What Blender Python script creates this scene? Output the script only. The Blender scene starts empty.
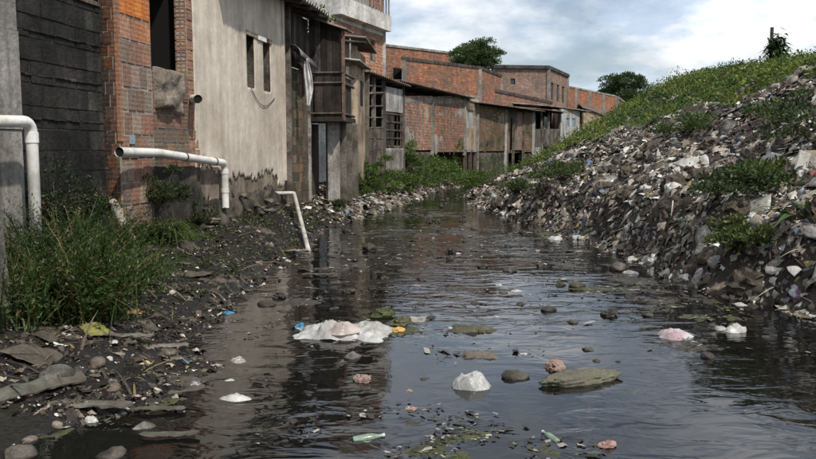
import bpy, math, random
import numpy as np
from mathutils import Vector, Matrix, noise
random.seed(7); np.random.seed(7)
R = random.random
def U(a, b): return a + (b - a) * random.random()
sc = bpy.context.scene
C = sc.collection

# ------------------------------------------------------------------ camera, sky, sun, exposure
CAMH, FPX, CX, CY = 1.5, 793.0, 408.0, 229.5
PITCH = math.atan((CY - 150.0) / FPX)
cam = bpy.data.cameras.new('camera'); camo = bpy.data.objects.new('camera', cam); C.objects.link(camo)
cam.sensor_width = 36; cam.lens = 36 * FPX / 816; cam.clip_end = 4000; cam.clip_start = 0.05
camo.location = (0, 0, CAMH); camo.rotation_euler = (math.pi / 2 - PITCH, 0, 0)
sc.camera = camo
LDIR = Vector((-0.42, 0.58, -0.95)).normalized()          # direction the sunlight travels
SUN_EL = math.asin(-LDIR.z); SUN_AZ = math.atan2(-LDIR.x, -LDIR.y)
w = bpy.data.worlds.new('World'); sc.world = w; w.use_nodes = True
nt = w.node_tree; nt.nodes.clear()
def N(t, **k):
    n = nt.nodes.new(t)
    for a, b in k.items(): setattr(n, a, b)
    return n
def LK(a, b): nt.links.new(a, b)
out = N('ShaderNodeOutputWorld'); bg = N('ShaderNodeBackground'); LK(bg.outputs[0], out.inputs[0])
bg.inputs[1].default_value = 0.098
sky = N('ShaderNodeTexSky', sky_type='NISHITA', sun_disc=False)
sky.sun_elevation = SUN_EL; sky.sun_rotation = SUN_AZ; sky.air_density = 1.0; sky.dust_density = 1.6; sky.ozone_density = 1.0
tc = N('ShaderNodeTexCoord'); sx = N('ShaderNodeSeparateXYZ'); LK(tc.outputs['Generated'], sx.inputs[0])
ad = N('ShaderNodeMath', operation='ADD'); LK(sx.outputs[2], ad.inputs[0]); ad.inputs[1].default_value = 0.28
mx = N('ShaderNodeMath', operation='MAXIMUM'); LK(ad.outputs[0], mx.inputs[0]); mx.inputs[1].default_value = 0.05
dx = N('ShaderNodeMath', operation='DIVIDE'); LK(sx.outputs[0], dx.inputs[0]); LK(mx.outputs[0], dx.inputs[1])
dy = N('ShaderNodeMath', operation='DIVIDE'); LK(sx.outputs[1], dy.inputs[0]); LK(mx.outputs[0], dy.inputs[1])
cv = N('ShaderNodeCombineXYZ'); LK(dx.outputs[0], cv.inputs[0]); LK(dy.outputs[0], cv.inputs[1])
n1 = N('ShaderNodeTexNoise'); n1.inputs['Scale'].default_value = 1.5; n1.inputs['Detail'].default_value = 9; n1.inputs['Roughness'].default_value = 0.56
n1.inputs['Distortion'].default_value = 0.1
LK(cv.outputs[0], n1.inputs['Vector'])
r1 = N('ShaderNodeValToRGB'); r1.color_ramp.elements[0].position = 0.40; r1.color_ramp.elements[1].position = 0.58
r1.color_ramp.elements[0].color = (.2, .2, .2, 1)
LK(n1.outputs[0], r1.inputs[0])
mp = N('ShaderNodeMapping'); mp.inputs['Location'].default_value = (3.1, 1.7, 0.4); LK(cv.outputs[0], mp.inputs[0])
n2 = N('ShaderNodeTexNoise'); n2.inputs['Scale'].default_value = 2.6; n2.inputs['Detail'].default_value = 8; n2.inputs['Roughness'].default_value = 0.6
LK(mp.outputs[0], n2.inputs['Vector'])
r2 = N('ShaderNodeValToRGB'); LK(n2.outputs[0], r2.inputs[0])
r2.color_ramp.elements[0].position = 0.42; r2.color_ramp.elements[0].color = (7.0, 8.2, 9.9, 1)
r2.color_ramp.elements[1].position = 0.58; r2.color_ramp.elements[1].color = (12.5, 12.5, 12.6, 1)
fac = N('ShaderNodeMath', operation='MULTIPLY'); LK(r1.outputs[0], fac.inputs[0]); fac.inputs[1].default_value = 0.84
mixs = N('ShaderNodeMixRGB'); LK(fac.outputs[0], mixs.inputs[0]); LK(sky.outputs[0], mixs.inputs[1]); LK(r2.outputs[0], mixs.inputs[2])
LK(mixs.outputs[0], bg.inputs[0])
sl = bpy.data.lights.new('sun', 'SUN'); so = bpy.data.objects.new('sun', sl); C.objects.link(so)
sl.energy = 4.0; sl.angle = math.radians(1.5); sl.color = (1.0, 0.955, 0.88)
so.rotation_euler = LDIR.to_track_quat('-Z', 'Y').to_euler(); so.location = (10, -10, 30)
sc.view_settings.view_transform = 'Standard'; sc.view_settings.look = 'None'
sc.view_settings.exposure = 0.12; sc.view_settings.gamma = 1.0
sc.render.engine = 'CYCLES'

# ------------------------------------------------------------------ pixel -> place
cp, sp_ = math.cos(PITCH), math.sin(PITCH)
def ray(px, py):
    x = (px - CX) / FPX; y = -(py - CY) / FPX
    return Vector((x, cp + y * sp_, -sp_ + y * cp))
CAM = Vector((0, 0, CAMH))
def P(px, py, Y):
    d = ray(px, py); return CAM + d * (Y / d.y)
def Gz(px, py, z=0.0):
    d = ray(px, py); return CAM + d * ((z - CAMH) / d.z)
O2 = Vector((-5.0, 0, 0)); UU = Vector((.15, 1, 0)).normalized(); NN = Vector((UU.y, -UU.x, 0))
def Wp(px, py, t=0.0):                       # where a pixel meets the row of house fronts
    d = ray(px, py); k = (t - (CAM - O2).dot(NN)) / d.dot(NN); return CAM + d * k
def S(px, py=150, t=0.0): return (Wp(px, py, t) - O2).dot(UU)
def Zw(px, py, t=0.0): return Wp(px, py, t).z
def XY(s, t): p = O2 + UU * s + NN * t; return (p.x, p.y)

# ------------------------------------------------------------------ helpers
class MB:
    def __init__(s): s.v = []; s.f = []; s.c = []
    def add(s, vs, fs, col=(1, 1, 1)):
        n = len(s.v); s.v += [tuple(p) for p in vs]; s.f += [tuple(i + n for i in f) for f in fs]; s.c += [col] * len(vs)
    def hexa(s, p, col=(1, 1, 1)):           # 8 corners: bottom ring then top ring
        s.add(p, [(3, 2, 1, 0), (4, 5, 6, 7), (0, 1, 5, 4), (1, 2, 6, 5), (2, 3, 7, 6), (3, 0, 4, 7)], col)
    def slab(s, A, B, z0, z1, th=.1, off=0.0, z0b=None, z1b=None, col=(1, 1, 1)):
        # wall piece from A to B; its face looks to the right of A->B, lies off outward and is th thick
        if z0b is None: z0b = z0
        if z1b is None: z1b = z1
        ax, ay = A; bx, by = B; l = math.hypot(bx - ax, by - ay) or 1e-6
        nx, ny = (by - ay) / l, -(bx - ax) / l
        q = lambda x, y, o, z: (x + nx * o, y + ny * o, z)
        i = off - th
        s.hexa([q(ax, ay, off, z0), q(bx, by, off, z0b), q(bx, by, i, z0b), q(ax, ay, i, z0),
                q(ax, ay, off, z1), q(bx, by, off, z1b), q(bx, by, i, z1b), q(ax, ay, i, z1)], col)
    def box(s, c, sz, rz=0, col=(1, 1, 1), tilt=0):
        m = Matrix.Translation(c) @ Matrix.Rotation(rz, 4, 'Z') @ Matrix.Rotation(tilt, 4, 'Y')
        a, b, h = sz[0] / 2, sz[1] / 2, sz[2] / 2
        s.hexa([m @ Vector(q) for q in ((-a, -b, -h), (a, -b, -h), (a, b, -h), (-a, b, -h), (-a, -b, h), (a, -b, h), (a, b, h), (-a, b, h))], col)
    def tube(s, pts, rad, seg=10, col=(1, 1, 1), cap=True, inner=None):
        pts = [Vector(p) for p in pts]; n = len(pts); rads = rad if isinstance(rad, (list, tuple)) else [rad] * n
        vs = []; up = None
        for i, p in enumerate(pts):
            d = (pts[min(i + 1, n - 1)] - pts[max(i - 1, 0)]).normalized()
            if up is None: up = Vector((0, 0, 1)) if abs(d.z) < .9 else Vector((1, 0, 0))
            a = d.cross(up).normalized(); b = a.cross(d).normalized(); up = b
            for k in range(seg):
                t = 2 * math.pi * k / seg; vs.append(p + (a * math.cos(t) + b * math.sin(t)) * rads[i])
        fs = [(i * seg + k, i * seg + (k + 1) % seg, (i + 1) * seg + (k + 1) % seg, (i + 1) * seg + k) for i in range(n - 1) for k in range(seg)]
        if cap: fs += [tuple(range(seg))[::-1], tuple((n - 1) * seg + k for k in range(seg))]
        s.add(vs, fs, col)
    def mesh(s, name, org=(0, 0, 0), smooth=False):
        me = bpy.data.meshes.new(name); o = Vector(org)
        va = np.array(s.v, dtype=np.float64) - np.array(tuple(o)) if s.v else np.zeros((0, 3))
        me.from_pydata(va.tolist(), [], s.f)
        at = me.color_attributes.new('Col', 'FLOAT_COLOR', 'POINT')
        ca = np.ones((len(s.v), 4), dtype=np.float32); ca[:, :3] = np.array(s.c, dtype=np.float32).reshape(-1, 3)
        at.data.foreach_set('color', ca.ravel())
        if smooth: me.shade_smooth()
        return me
    def build(s, name, mat, parent=None, smooth=False, kind=None):
        org = parent_org(parent) if parent else (0, 0, 0)
        return link(name, s.mesh(name, org, smooth), mat, parent, kind=kind)
def parent_org(o):
    v = Vector((0, 0, 0))
    while o: v += o.location; o = o.parent
    return v
def link(name, me, mat, parent=None, kind=None):
    o = bpy.data.objects.new(name, me); C.objects.link(o)
    if mat is not None and len(me.materials) == 0: me.materials.append(mat)
    if parent: o.parent = parent
    if kind: o['kind'] = kind
    return o
def tag(o, label, cat, group=None):
    o['label'] = label; o['category'] = cat
    if group: o['group'] = group
    return o
def thing(name, label, cat, loc, group=None):
    o = bpy.data.objects.new(name, None); C.objects.link(o); o.empty_display_size = .2; o.location = loc
    return tag(o, label, cat, group)
def one(mb, name, mat, label, cat, loc, group=None, smooth=False):     # a thing that is one mesh
    o = link(name, mb.mesh(name, loc, smooth), mat); o.location = loc
    return tag(o, label, cat, group)

# ------------------------------------------------------------------ materials
def mat(name, c1, c2=None, scale=2.0, rough=.88, bump=.35, bscale=25, streak=0.0, attr=False, spec=.25, lo=.42, hi=.62, grain=.35,
        groove=0, transl=0.0, wet=False, metal=0.0):
    m = bpy.data.materials.new(name); m.use_nodes = True; t = m.node_tree; t.nodes.clear()
    def n(tp, **k):
        x = t.nodes.new(tp)
        for a, b in k.items(): setattr(x, a, b)
        return x
    L = t.links.new
    o = n('ShaderNodeOutputMaterial'); b = n('ShaderNodeBsdfPrincipled'); L(b.outputs[0], o.inputs[0])
    b.inputs['Roughness'].default_value = rough; b.inputs['Specular IOR Level'].default_value = spec; b.inputs['Metallic'].default_value = metal
    g = n('ShaderNodeNewGeometry'); pos = g.outputs['Position']
    def nz(sc_, det=5, vec=pos, ro=.6):
        x = n('ShaderNodeTexNoise'); x.inputs['Scale'].default_value = sc_; x.inputs['Detail'].default_value = det; x.inputs['Roughness'].default_value = ro
        L(vec, x.inputs['Vector']); return x.outputs[0]
    def ramp(v, a, bb, ca, cb):
        x = n('ShaderNodeValToRGB'); x.color_ramp.elements[0].position = a; x.color_ramp.elements[1].position = bb
        x.color_ramp.elements[0].color = (*ca, 1); x.color_ramp.elements[1].color = (*cb, 1); L(v, x.inputs[0]); return x.outputs[0]
    def mixn(mode, f, a, bb):
        x = n('ShaderNodeMixRGB', blend_type=mode)
        for i, q in enumerate((f, a, bb)):
            if isinstance(q, (int, float)): x.inputs[i].default_value = q
            elif isinstance(q, tuple): x.inputs[i].default_value = (*q, 1)
            else: L(q, x.inputs[i])
        return x.outputs[0]
    if attr:
        a = n('ShaderNodeAttribute', attribute_name='Col'); col = a.outputs['Color']
        if c1 is not None: col = mixn('MULTIPLY', 1.0, col, c1)
    else: col = c1
    if c2 is not None: col = mixn('MIX', ramp(nz(scale, 6), lo, hi, (0, 0, 0), (1, 1, 1)), col, c2)
    if streak:
        mpn = n('ShaderNodeMapping'); mpn.inputs['Scale'].default_value = (3.2, 3.2, .32); L(pos, mpn.inputs[0])
        s_ = ramp(nz(1.6, 6, mpn.outputs[0], .65), .40, .66, (1, 1, 1), (1 - streak,) * 3)
        col = mixn('MULTIPLY', 1.0, col, s_)
    if grain: col = mixn('MULTIPLY', 1.0, col, ramp(nz(scale * 9, 6), .3, .7, (1 - grain,) * 3, (1 + grain * .5,) * 3))
    if isinstance(col, tuple): b.inputs['Base Color'].default_value = (*col, 1)
    else: L(col, b.inputs['Base Color'])
    if bump:
        bp = n('ShaderNodeBump'); bp.inputs['Strength'].default_value = bump; bp.inputs['Distance'].default_value = .03
        h = nz(bscale, 6)
        if groove:
            sz = n('ShaderNodeSeparateXYZ'); L(pos, sz.inputs[0])
            mu = n('ShaderNodeMath', operation='MULTIPLY'); L(sz.outputs[2], mu.inputs[0]); mu.inputs[1].default_value = groove
            si = n('ShaderNodeMath', operation='SINE'); L(mu.outputs[0], si.inputs[0])
            m2 = n('ShaderNodeMath', operation='MULTIPLY'); L(si.outputs[0], m2.inputs[0]); m2.inputs[1].default_value = .1
            a2 = n('ShaderNodeMath', operation='ADD'); L(m2.outputs[0], a2.inputs[0]); L(h, a2.inputs[1]); h = a2.outputs[0]
        L(h, bp.inputs['Height']); L(bp.outputs[0], b.inputs['Normal'])
    if wet:
        sz = n('ShaderNodeSeparateXYZ'); L(pos, sz.inputs[0])
        mr = n('ShaderNodeMapRange'); L(sz.outputs[2], mr.inputs[0]); mr.inputs[1].default_value = .03; mr.inputs[2].default_value = .22
        mr.inputs[3].default_value = .38; mr.inputs[4].default_value = .92; L(mr.outputs[0], b.inputs['Roughness'])
    if transl:
        tr = n('ShaderNodeBsdfTranslucent'); ms = n('ShaderNodeMixShader'); ms.inputs[0].default_value = transl
        if isinstance(col, tuple): tr.inputs[0].default_value = (*col, 1)
        else: L(col, tr.inputs[0])
        L(b.outputs[0], ms.inputs[1]); L(tr.outputs[0], ms.inputs[2]); L(ms.outputs[0], o.inputs[0])
    return m
M = {}
M['ground'] = mat('ground', None, None, attr=True, scale=3.5, bump=.9, bscale=14, grain=.5, wet=True, spec=.3)
M['bricknear'] = mat('hollow brick', None, (.2, .15, .12), attr=True, scale=2.2, lo=.58, hi=.8, streak=.12, bump=.45, bscale=40, groove=114)
M['brick'] = mat('weathered brick', None, (.15, .12, .1), attr=True, scale=.7, lo=.44, hi=.76, streak=.3, bump=.3, bscale=30)
M['mossbrick'] = mat('mossy brick', None, (.06, .06, .03), attr=True, scale=1.3, lo=.42, hi=.66, streak=.25, bump=.3)
M['mortar'] = mat('mortar', (.4, .36, .31), (.24, .21, .18), scale=2.5, streak=.15)
M['hole'] = mat('dark interior', (.008, .007, .006), None, grain=0, bump=0)  # near-black colour stands in for the shade inside rooms and openings
M['blackblock'] = mat('mouldy block', None, (.012, .012, .011), attr=True, scale=1.1, lo=.34, hi=.6, streak=.5, bump=.7, bscale=22)
M['plaster'] = mat('old plaster', (.63, .56, .465), (.4, .335, .265), scale=.55, lo=.42, hi=.76, streak=.26, bump=.25, bscale=12, grain=.18)
M['undercoat'] = mat('brown undercoat', (.34, .28, .215), (.15, .12, .09), scale=1.3, lo=.36, hi=.66, streak=.45, bump=.5, bscale=16)
M['rubble'] = mat('crumbled render', (.3, .25, .2), (.13, .105, .08), scale=3, streak=.4, bump=.8, bscale=18)
M['concrete'] = mat('concrete', (.33, .31, .28), (.19, .175, .15), scale=1.6, streak=.5, bump=.5, bscale=16)
M['pale'] = mat('pale render', (.5, .49, .46), (.3, .29, .27), scale=1.5, streak=.5, bump=.25, bscale=10)
M['whitewash'] = mat('stained whitewash', (.66, .64, .6), (.42, .4, .37), scale=1.2, streak=.3, bump=.2, bscale=10)
M['ochre'] = mat('ochre render', (.42, .33, .24), (.22, .16, .11), scale=1.7, streak=.55, bump=.3)
M['foundation'] = mat('stained foundation', (.15, .125, .1), (.032, .03, .022), scale=1.5, lo=.38, hi=.6, streak=.55, bump=.9, bscale=10)
M['wooddark'] = mat('dark weathered wood', None, (.02, .016, .012), attr=True, scale=2.2, lo=.45, hi=.7, streak=.6, bump=.5, bscale=30)
M['wood'] = mat('grey weathered wood', None, (.08, .065, .05), attr=True, scale=2.5, streak=.45, bump=.5, bscale=30)
M['sheet'] = mat('rusted roofing', (.16, .14, .125), (.11, .06, .035), scale=1.6, rough=.7, streak=0, bump=.25)
M['tile'] = mat('pale roofing', (.32, .3, .275), (.15, .11, .08), scale=1.8, rough=.8, bump=.25)
M['pvc'] = mat('white pvc', (.7, .69, .64), (.3, .26, .2), scale=3.2, lo=.5, hi=.8, rough=.42, spec=.5, bump=.08, grain=.12)
M['pvcgrey'] = mat('greyed pvc', (.5, .48, .43), (.22, .19, .15), scale=4, lo=.45, hi=.75, rough=.5, bump=.15)
M['pvcdirty'] = mat('dirty pvc', (.4, .36, .3), (.13, .1, .07), scale=4, rough=.6, bump=.3)
M['bag'] = mat('plastic film', None, (.33, .29, .23), attr=True, scale=5, lo=.46, hi=.78, rough=.33, spec=.55, bump=.25, bscale=22, transl=.32, grain=.12)
def crinkle(m, sc_, strength):
    t = m.node_tree; L = t.links.new; bpn = [n for n in t.nodes if n.type == 'BUMP'][0]; pos = [n for n in t.nodes if n.type == 'NEW_GEOMETRY'][0].outputs['Position']; prev = None
    for k, wgt in ((sc_, 1.0), (sc_ * 2.3, .5)):
        x = t.nodes.new('ShaderNodeTexNoise'); x.inputs['Scale'].default_value = k; x.inputs['Detail'].default_value = 2; x.inputs['Distortion'].default_value = .8; L(pos, x.inputs['Vector'])
        a = t.nodes.new('ShaderNodeMath'); a.operation = 'SUBTRACT'; L(x.outputs[0], a.inputs[0]); a.inputs[1].default_value = .5
        b_ = t.nodes.new('ShaderNodeMath'); b_.operation = 'ABSOLUTE'; L(a.outputs[0], b_.inputs[0]); c = t.nodes.new('ShaderNodeMath'); c.operation = 'MULTIPLY'; L(b_.outputs[0], c.inputs[0]); c.inputs[1].default_value = -3 * wgt
        if prev is None: prev = c.outputs[0]
        else: d = t.nodes.new('ShaderNodeMath'); d.operation = 'ADD'; L(prev, d.inputs[0]); L(c.outputs[0], d.inputs[1]); prev = d.outputs[0]
    L(prev, bpn.inputs['Height']); bpn.inputs['Strength'].default_value = strength; bpn.inputs['Distance'].default_value = .03
crinkle(M['bag'], 13, .75)
M['cloth'] = mat('dirty fabric', None, (.13, .11, .09), attr=True, scale=5, lo=.45, hi=.72, rough=.8, bump=.4, bscale=30)
crinkle(M['bag'], 13, .24)
M['litter'] = mat('litter', None, None, attr=True, scale=9, rough=.72, bump=.4, bscale=40, grain=.4, spec=.3)
M['stone'] = mat('river stone', None, (.035, .03, .022), attr=True, scale=5, lo=.4, hi=.6, rough=.5, bump=.5, bscale=28)
M['leaf'] = mat('leaves', None, None, attr=True, scale=4, rough=.55, bump=0, transl=.3, grain=.25, spec=.35)
M['bark'] = mat('bark', (.09, .07, .05), (.04, .03, .025), scale=6, bump=.8)
M['glass'] = mat('dark glass', (.04, .05, .055), None, grain=0, bump=0, rough=.15, spec=.5)
M['blue'] = mat('blue paint', (.16, .25, .33), (.25, .3, .33), scale=4, rough=.6)
M['bottle'] = mat('green plastic', (.3, .42, .32), (.2, .25, .18), scale=8, rough=.25, spec=.6, transl=.3, bump=.1, grain=.1)
M['scum'] = mat('floating scum', None, None, attr=True, scale=8, rough=.55, bump=.5, bscale=30, grain=.4)

# ------------------------------------------------------------------ terrain
def curve(pix): return sorted([(q.y, q.x) for q in (Gz(a, b) for a, b in pix)])
RC = curve([(816, 318), (760, 303), (700, 291), (650, 266), (600, 247), (540, 226), (500, 214), (474, 203)])
RC = [(-8, 6.3), (2, 5.2)] + RC + [(26, 2.05), (30, 2.45), (33, 3.3), (36, 4.2), (40, 6.0), (44, 8.4), (48, 11), (52, 13.8), (60, 20), (80, 36), (200, 120)]
LC = curve([(20, 459), (45, 436), (120, 416), (190, 398), (222, 372), (190, 345), (215, 322), (255, 290), (285, 268), (312, 247), (330, 228), (372, 214), (405, 203), (430, 193)])
LC = [(-8, -3.2), (2, -2.6)] + LC + [(30, 1.3), (33, 2.2), (36, 3.2), (40, 5.0), (44, 7.4), (48, 10), (52, 12.8), (60, 19), (80, 35), (200, 119)]
RY, RX = map(list, zip(*RC)); LY, LX = map(list, zip(*LC))
def xr(Y): return float(np.interp(Y, RY, RX))
def xl(Y): return float(np.interp(Y, LY, LX))
def sm(t): t = max(0., min(1., t)); return t * t * (3 - 2 * t)
def nz3(x, y, s, k=0.): return noise.noise((x * s + k, y * s - k, k * .7))
def ter(X, Y):
    a, b = xl(Y), xr(Y)
    a += .16 * nz3(X * .3, Y, 1.4, 4) + .08 * nz3(X, Y, 4, 9); b += .22 * nz3(X * .3, Y, 1.1, 2) + .1 * nz3(X, Y, 3.5, 5)
    if a < X < b:
        return -.03 - .32 * sm(min(X - a, b - X) / .7)
    if X <= a:
        D = a - X; wx = -5 + .15 * Y
        Dw = max(.7, a - wx) if Y < 30 else 4.0
        top = .42 + .35 * sm((Y - 28) / 8)
        z = top * min(1.25, (D / Dw)) ** .85
        amp = min(1, D / .35)
        return z + amp * (.085 * nz3(X, Y, 1.7) + .06 * nz3(X, Y, 4.5, 3) + .03 * nz3(X, Y, 11, 6)) - .02
    r = X - b; far = sm((Y - 14) / 12)
    lip = (.55 - .3 * far) * sm(r / .55)
    near_z = .5 * r; far_z = .68 * (r - 1.1 * (1 - math.exp(-r / 1.1)))
    z = lip * (1 - .6 * far) + near_z * (1 - far) + far_z * far
    # a spur of tipped rubbish running down from the crest
    z += .35 * math.exp(-((X - 6.6) / 1.5) ** 2 - ((Y - 11.5) / 2.6) ** 2)
    H = 3.95 + .65 * sm((Y - 22) / 11); k = 1.3
    if z > 0: z = -math.log(math.exp(-k * z) + math.exp(-k * H)) / k + math.log(1 + math.exp(-k * H)) / k
    amp = min(1, r / .5)
    return z + amp * (.2 * nz3(X, Y, .8) + .14 * nz3(X, Y, 1.9, 3) + .07 * nz3(X, Y, 4.5, 6) + .03 * nz3(X, Y, 10, 8))
def vegline(Y): return 2.5 - .16 * (Y - 15.2)        # above this height the slope is overgrown
def veg(X, Y, z):
    if X < xr(Y): return 0
    return sm((z - vegline(Y) + .8 * nz3(X, Y, .8, 11)) / .5)
def G(px, py, water=True):                              # pixel -> water or terrain
    d = ray(px, py); t = 3.0; last = t
    while t < 150:
        p = CAM + d * t
        h = ter(p.x, p.y); h = max(h, 0.0) if water else h
        if p.z <= h:
            lo, hi = last, t
            for _ in range(20):
                m_ = (lo + hi) / 2; q = CAM + d * m_
                if q.z <= max(ter(q.x, q.y), 0.0): hi = m_
                else: lo = m_
            return CAM + d * hi
        last = t; t += .04 + t * .004
    return CAM + d * t
def axis(lo, hi, step, far, n):
    core = list(np.arange(lo, hi, step)); g = np.geomspace(step * 3, far, n)
    return [lo - q for q in g[::-1]] + core + [hi + q for q in g]
gx = axis(-9, -6, .25, 700, 20)[:32] + list(np.arange(-6, 6.5, .07)) + axis(6.5, 17, .12, 700, 26)[26:]; gyl = []
y = 2.0
while y < 46: gyl.append(y); y += .09 + y * .0052
gyl = [-400, -150, -50, -15, -6, -2, 0, 1] + gyl + list(np.geomspace(47, 900, 26))
mb = MB(); nx_, ny_ = len(gx), len(gyl)
for Y in gyl:
    for X in gx:
        z = ter(X, Y)
        if Y > 60: z = z * (1 - sm((Y - 60) / 60)) + .5 * sm((Y - 60) / 60)
        if Y < -6: z *= .3
        a, b = xl(Y), xr(Y)
        n_ = .5 + .5 * nz3(X, Y, 2.3, 20); n2_ = .5 + .5 * nz3(X, Y, 7, 25)
        if X > (a + b) / 2:
            d = (.035 + .045 * n_, .028 + .036 * n_, .022 + .027 * n_)
            v = veg(X, Y, z); gcol = (.035 + .03 * n2_, .05 + .045 * n2_, .014)
            c = tuple(d[i] * (1 - v) + gcol[i] * v for i in range(3))
        else:
            ms = sm((nz3(X, Y, 1.3, 61) - .12) / .3) * .4 * n2_; c = (.006 + .013 * n_, .005 + .0105 * n_, .004 + .008 * n_); c = tuple(c[q] * (1 - ms) + (.026, .03, .009)[q] * ms for q in range(3))
            if Y > 27 and X < a - .8: c = (.04 + .02 * n2_, .055 + .03 * n2_, .02)
        mb.v.append((X, Y, z)); mb.c.append(c)
mb.f = [(j * nx_ + i, j * nx_ + i + 1, (j + 1) * nx_ + i + 1, (j + 1) * nx_ + i) for j in range(ny_ - 1) for i in range(nx_ - 1)]
g = mb.build('ground', M['ground'], smooth=True, kind='structure')

# water
wm = bpy.data.materials.new('canal water'); wm.use_nodes = True; t = wm.node_tree; b = t.nodes['Principled BSDF']
b.inputs['Base Color'].default_value = (.006, .006, .0055, 1); b.inputs['Roughness'].default_value = .035; b.inputs['IOR'].default_value = 1.42
b.inputs['Specular IOR Level'].default_value = .6
g_ = t.nodes.new('ShaderNodeNewGeometry')
def wn(scale, vs, det, ro=.55, loc=(0, 0, 0)):
    m_ = t.nodes.new('ShaderNodeMapping'); m_.inputs['Scale'].default_value = vs; m_.inputs['Location'].default_value = loc; t.links.new(g_.outputs['Position'], m_.inputs[0])
    x = t.nodes.new('ShaderNodeTexNoise'); x.inputs['Scale'].default_value = scale; x.inputs['Detail'].default_value = det; x.inputs['Roughness'].default_value = ro
    x.inputs['Distortion'].default_value = .6
    t.links.new(m_.outputs[0], x.inputs['Vector']); return x.outputs[0]
ripp = wn(3.2, (.8, 1.5, 1), 3, .5); swell = wn(.7, (1, .8, 1), 2, .5, (3, 1, 0))
amp = t.nodes.new('ShaderNodeValToRGB'); amp.color_ramp.elements[0].position = .38; amp.color_ramp.elements[1].position = .62
amp.color_ramp.elements[0].color = (.2,) * 3 + (1,); t.links.new(swell, amp.inputs[0])
mu = t.nodes.new('ShaderNodeMath'); mu.operation = 'MULTIPLY'; t.links.new(ripp, mu.inputs[0]); t.links.new(amp.outputs[0], mu.inputs[1])
bp = t.nodes.new('ShaderNodeBump'); bp.inputs['Strength'].default_value = .35; bp.inputs['Distance'].default_value = .05
t.links.new(mu.outputs[0], bp.inputs['Height']); t.links.new(bp.outputs[0], b.inputs['Normal'])
mb = MB(); pts = []
ys = [-8, -2] + list(np.arange(2, 60, 1.0))
for Y in ys: pts += [(xl(Y) - 1.2, Y, 0), (xr(Y) + 1.2, Y, 0)]
mb.add(pts, [(2 * i, 2 * i + 1, 2 * i + 3, 2 * i + 2) for i in range(len(ys) - 1)])
mb.build('water', wm, kind='structure')

# ------------------------------------------------------------------ wall builders
def lerp2(A, B, f): return (A[0] + (B[0] - A[0]) * f, A[1] + (B[1] - A[1]) * f)
def jit(c, a=.2): k = 1 + U(-a, a); return tuple(max(0, q * k * (1 + U(-.05, .05))) for q in c)
def wall_cells(mb, A, B, z0, z1, th, off, opens, z1b=None, z0b=None, col=(1, 1, 1)):
    L = math.dist(A, B); z1b = z1 if z1b is None else z1b
    xs = sorted({0, L} | {max(0, min(L, o[0])) for o in opens} | {max(0, min(L, o[1])) for o in opens})
    for i in range(len(xs) - 1):
        x0, x1 = xs[i], xs[i + 1]
        if x1 - x0 < 1e-4: continue
        m = (x0 + x1) / 2; ta = z1 + (z1b - z1) * x0 / L; tb = z1 + (z1b - z1) * x1 / L
        hs = sorted([(o[2], o[3]) for o in opens if o[0] < m < o[1]]); zc = z0
        P0, P1 = lerp2(A, B, x0 / L), lerp2(A, B, x1 / L)
        for h0, h1 in hs:
            if h0 > zc: mb.slab(P0, P1, zc, h0, th, off, col=col)
            zc = max(zc, h1)
        if min(ta, tb) > zc + 1e-3: mb.slab(P0, P1, zc, ta, th, off, z1b=tb, col=col)
def brick_wall(parent, A, B, z0, z1, bl, bh, cols, material, opens=(), z1b=None, th=.14, joined=True, jo=.014, name='brick', proud=.012, keep=1.0, mortar='mortar', colf=None):
    L = math.dist(A, B); z1b = z1 if z1b is None else z1b
    m_ = MB(); wall_cells(m_, A, B, z0, z1, th, 0, opens, z1b); core = m_.build('wall', M[mortar], parent)
    allb = MB(); ux, uy = (B[0] - A[0]) / L, (B[1] - A[1]) / L; row = 0; z = z0
    while z < max(z1, z1b):
        x = -bl * (.5 if row % 2 else 0)
        while x < L:
            x0, x1 = max(0, x) + jo / 2, min(L, x + bl) - jo / 2; x += bl
            if x1 - x0 < bl * .2: continue
            segs = [(x0, x1)]
            for o in opens:
                if z + bh * .5 > o[2] and z + bh * .5 < o[3]:
                    ns = []
                    for a, b_ in segs:
                        if b_ <= o[0] or a >= o[1]: ns.append((a, b_)); continue
                        if a < o[0]: ns.append((a, o[0]))
                        if b_ > o[1]: ns.append((o[1], b_))
                    segs = ns
            for a, b_ in segs:
                if b_ - a < .03 or R() > keep: continue
                ta = z1 + (z1b - z1) * a / L; tb = z1 + (z1b - z1) * b_ / L
                za, zb = min(z + bh - jo, ta), min(z + bh - jo, tb)
                if za < z + .02 or zb < z + .02: continue
                c = jit(random.choice(cols) if colf is None else colf(a / L, z), .14); pr = proud * U(.4, 1.5)
                t_ = allb if joined else MB()
                dz = U(-.003, .003)
                t_.slab(lerp2(A, B, a / L), lerp2(A, B, b_ / L), z + dz, za + dz, .03 + pr, pr, z1b=zb + dz, col=c)
                if not joined: t_.build(name, material, core)
        z += bh; row += 1
    if joined and allb.v: allb.build('brickwork', material, core, kind='stuff')
    return core
def plank_wall(parent, A, B, z0, z1, pw, cols, z1b=None, z0b=None, th=.025, gap=.012, material='wooddark', ragged=.05, name='plank', miss=0):
    L = math.dist(A, B); n = max(1, int(L / pw)); z1b = z1 if z1b is None else z1b; z0b = z0 if z0b is None else z0b
    for i in range(n):
        if R() < miss: continue
        f0, f1 = i / n, (i + 1) / n - gap / L
        a0 = z0 + (z0b - z0) * f0 - U(0, ragged); t0 = z1 + (z1b - z1) * f0; t1 = z1 + (z1b - z1) * f1
        m_ = MB(); m_.slab(lerp2(A, B, f0), lerp2(A, B, f1), a0, t0, th, U(0, .018), z1b=t1, col=jit(random.choice(cols), .35)); m_.build(name, M[material], parent)
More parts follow.
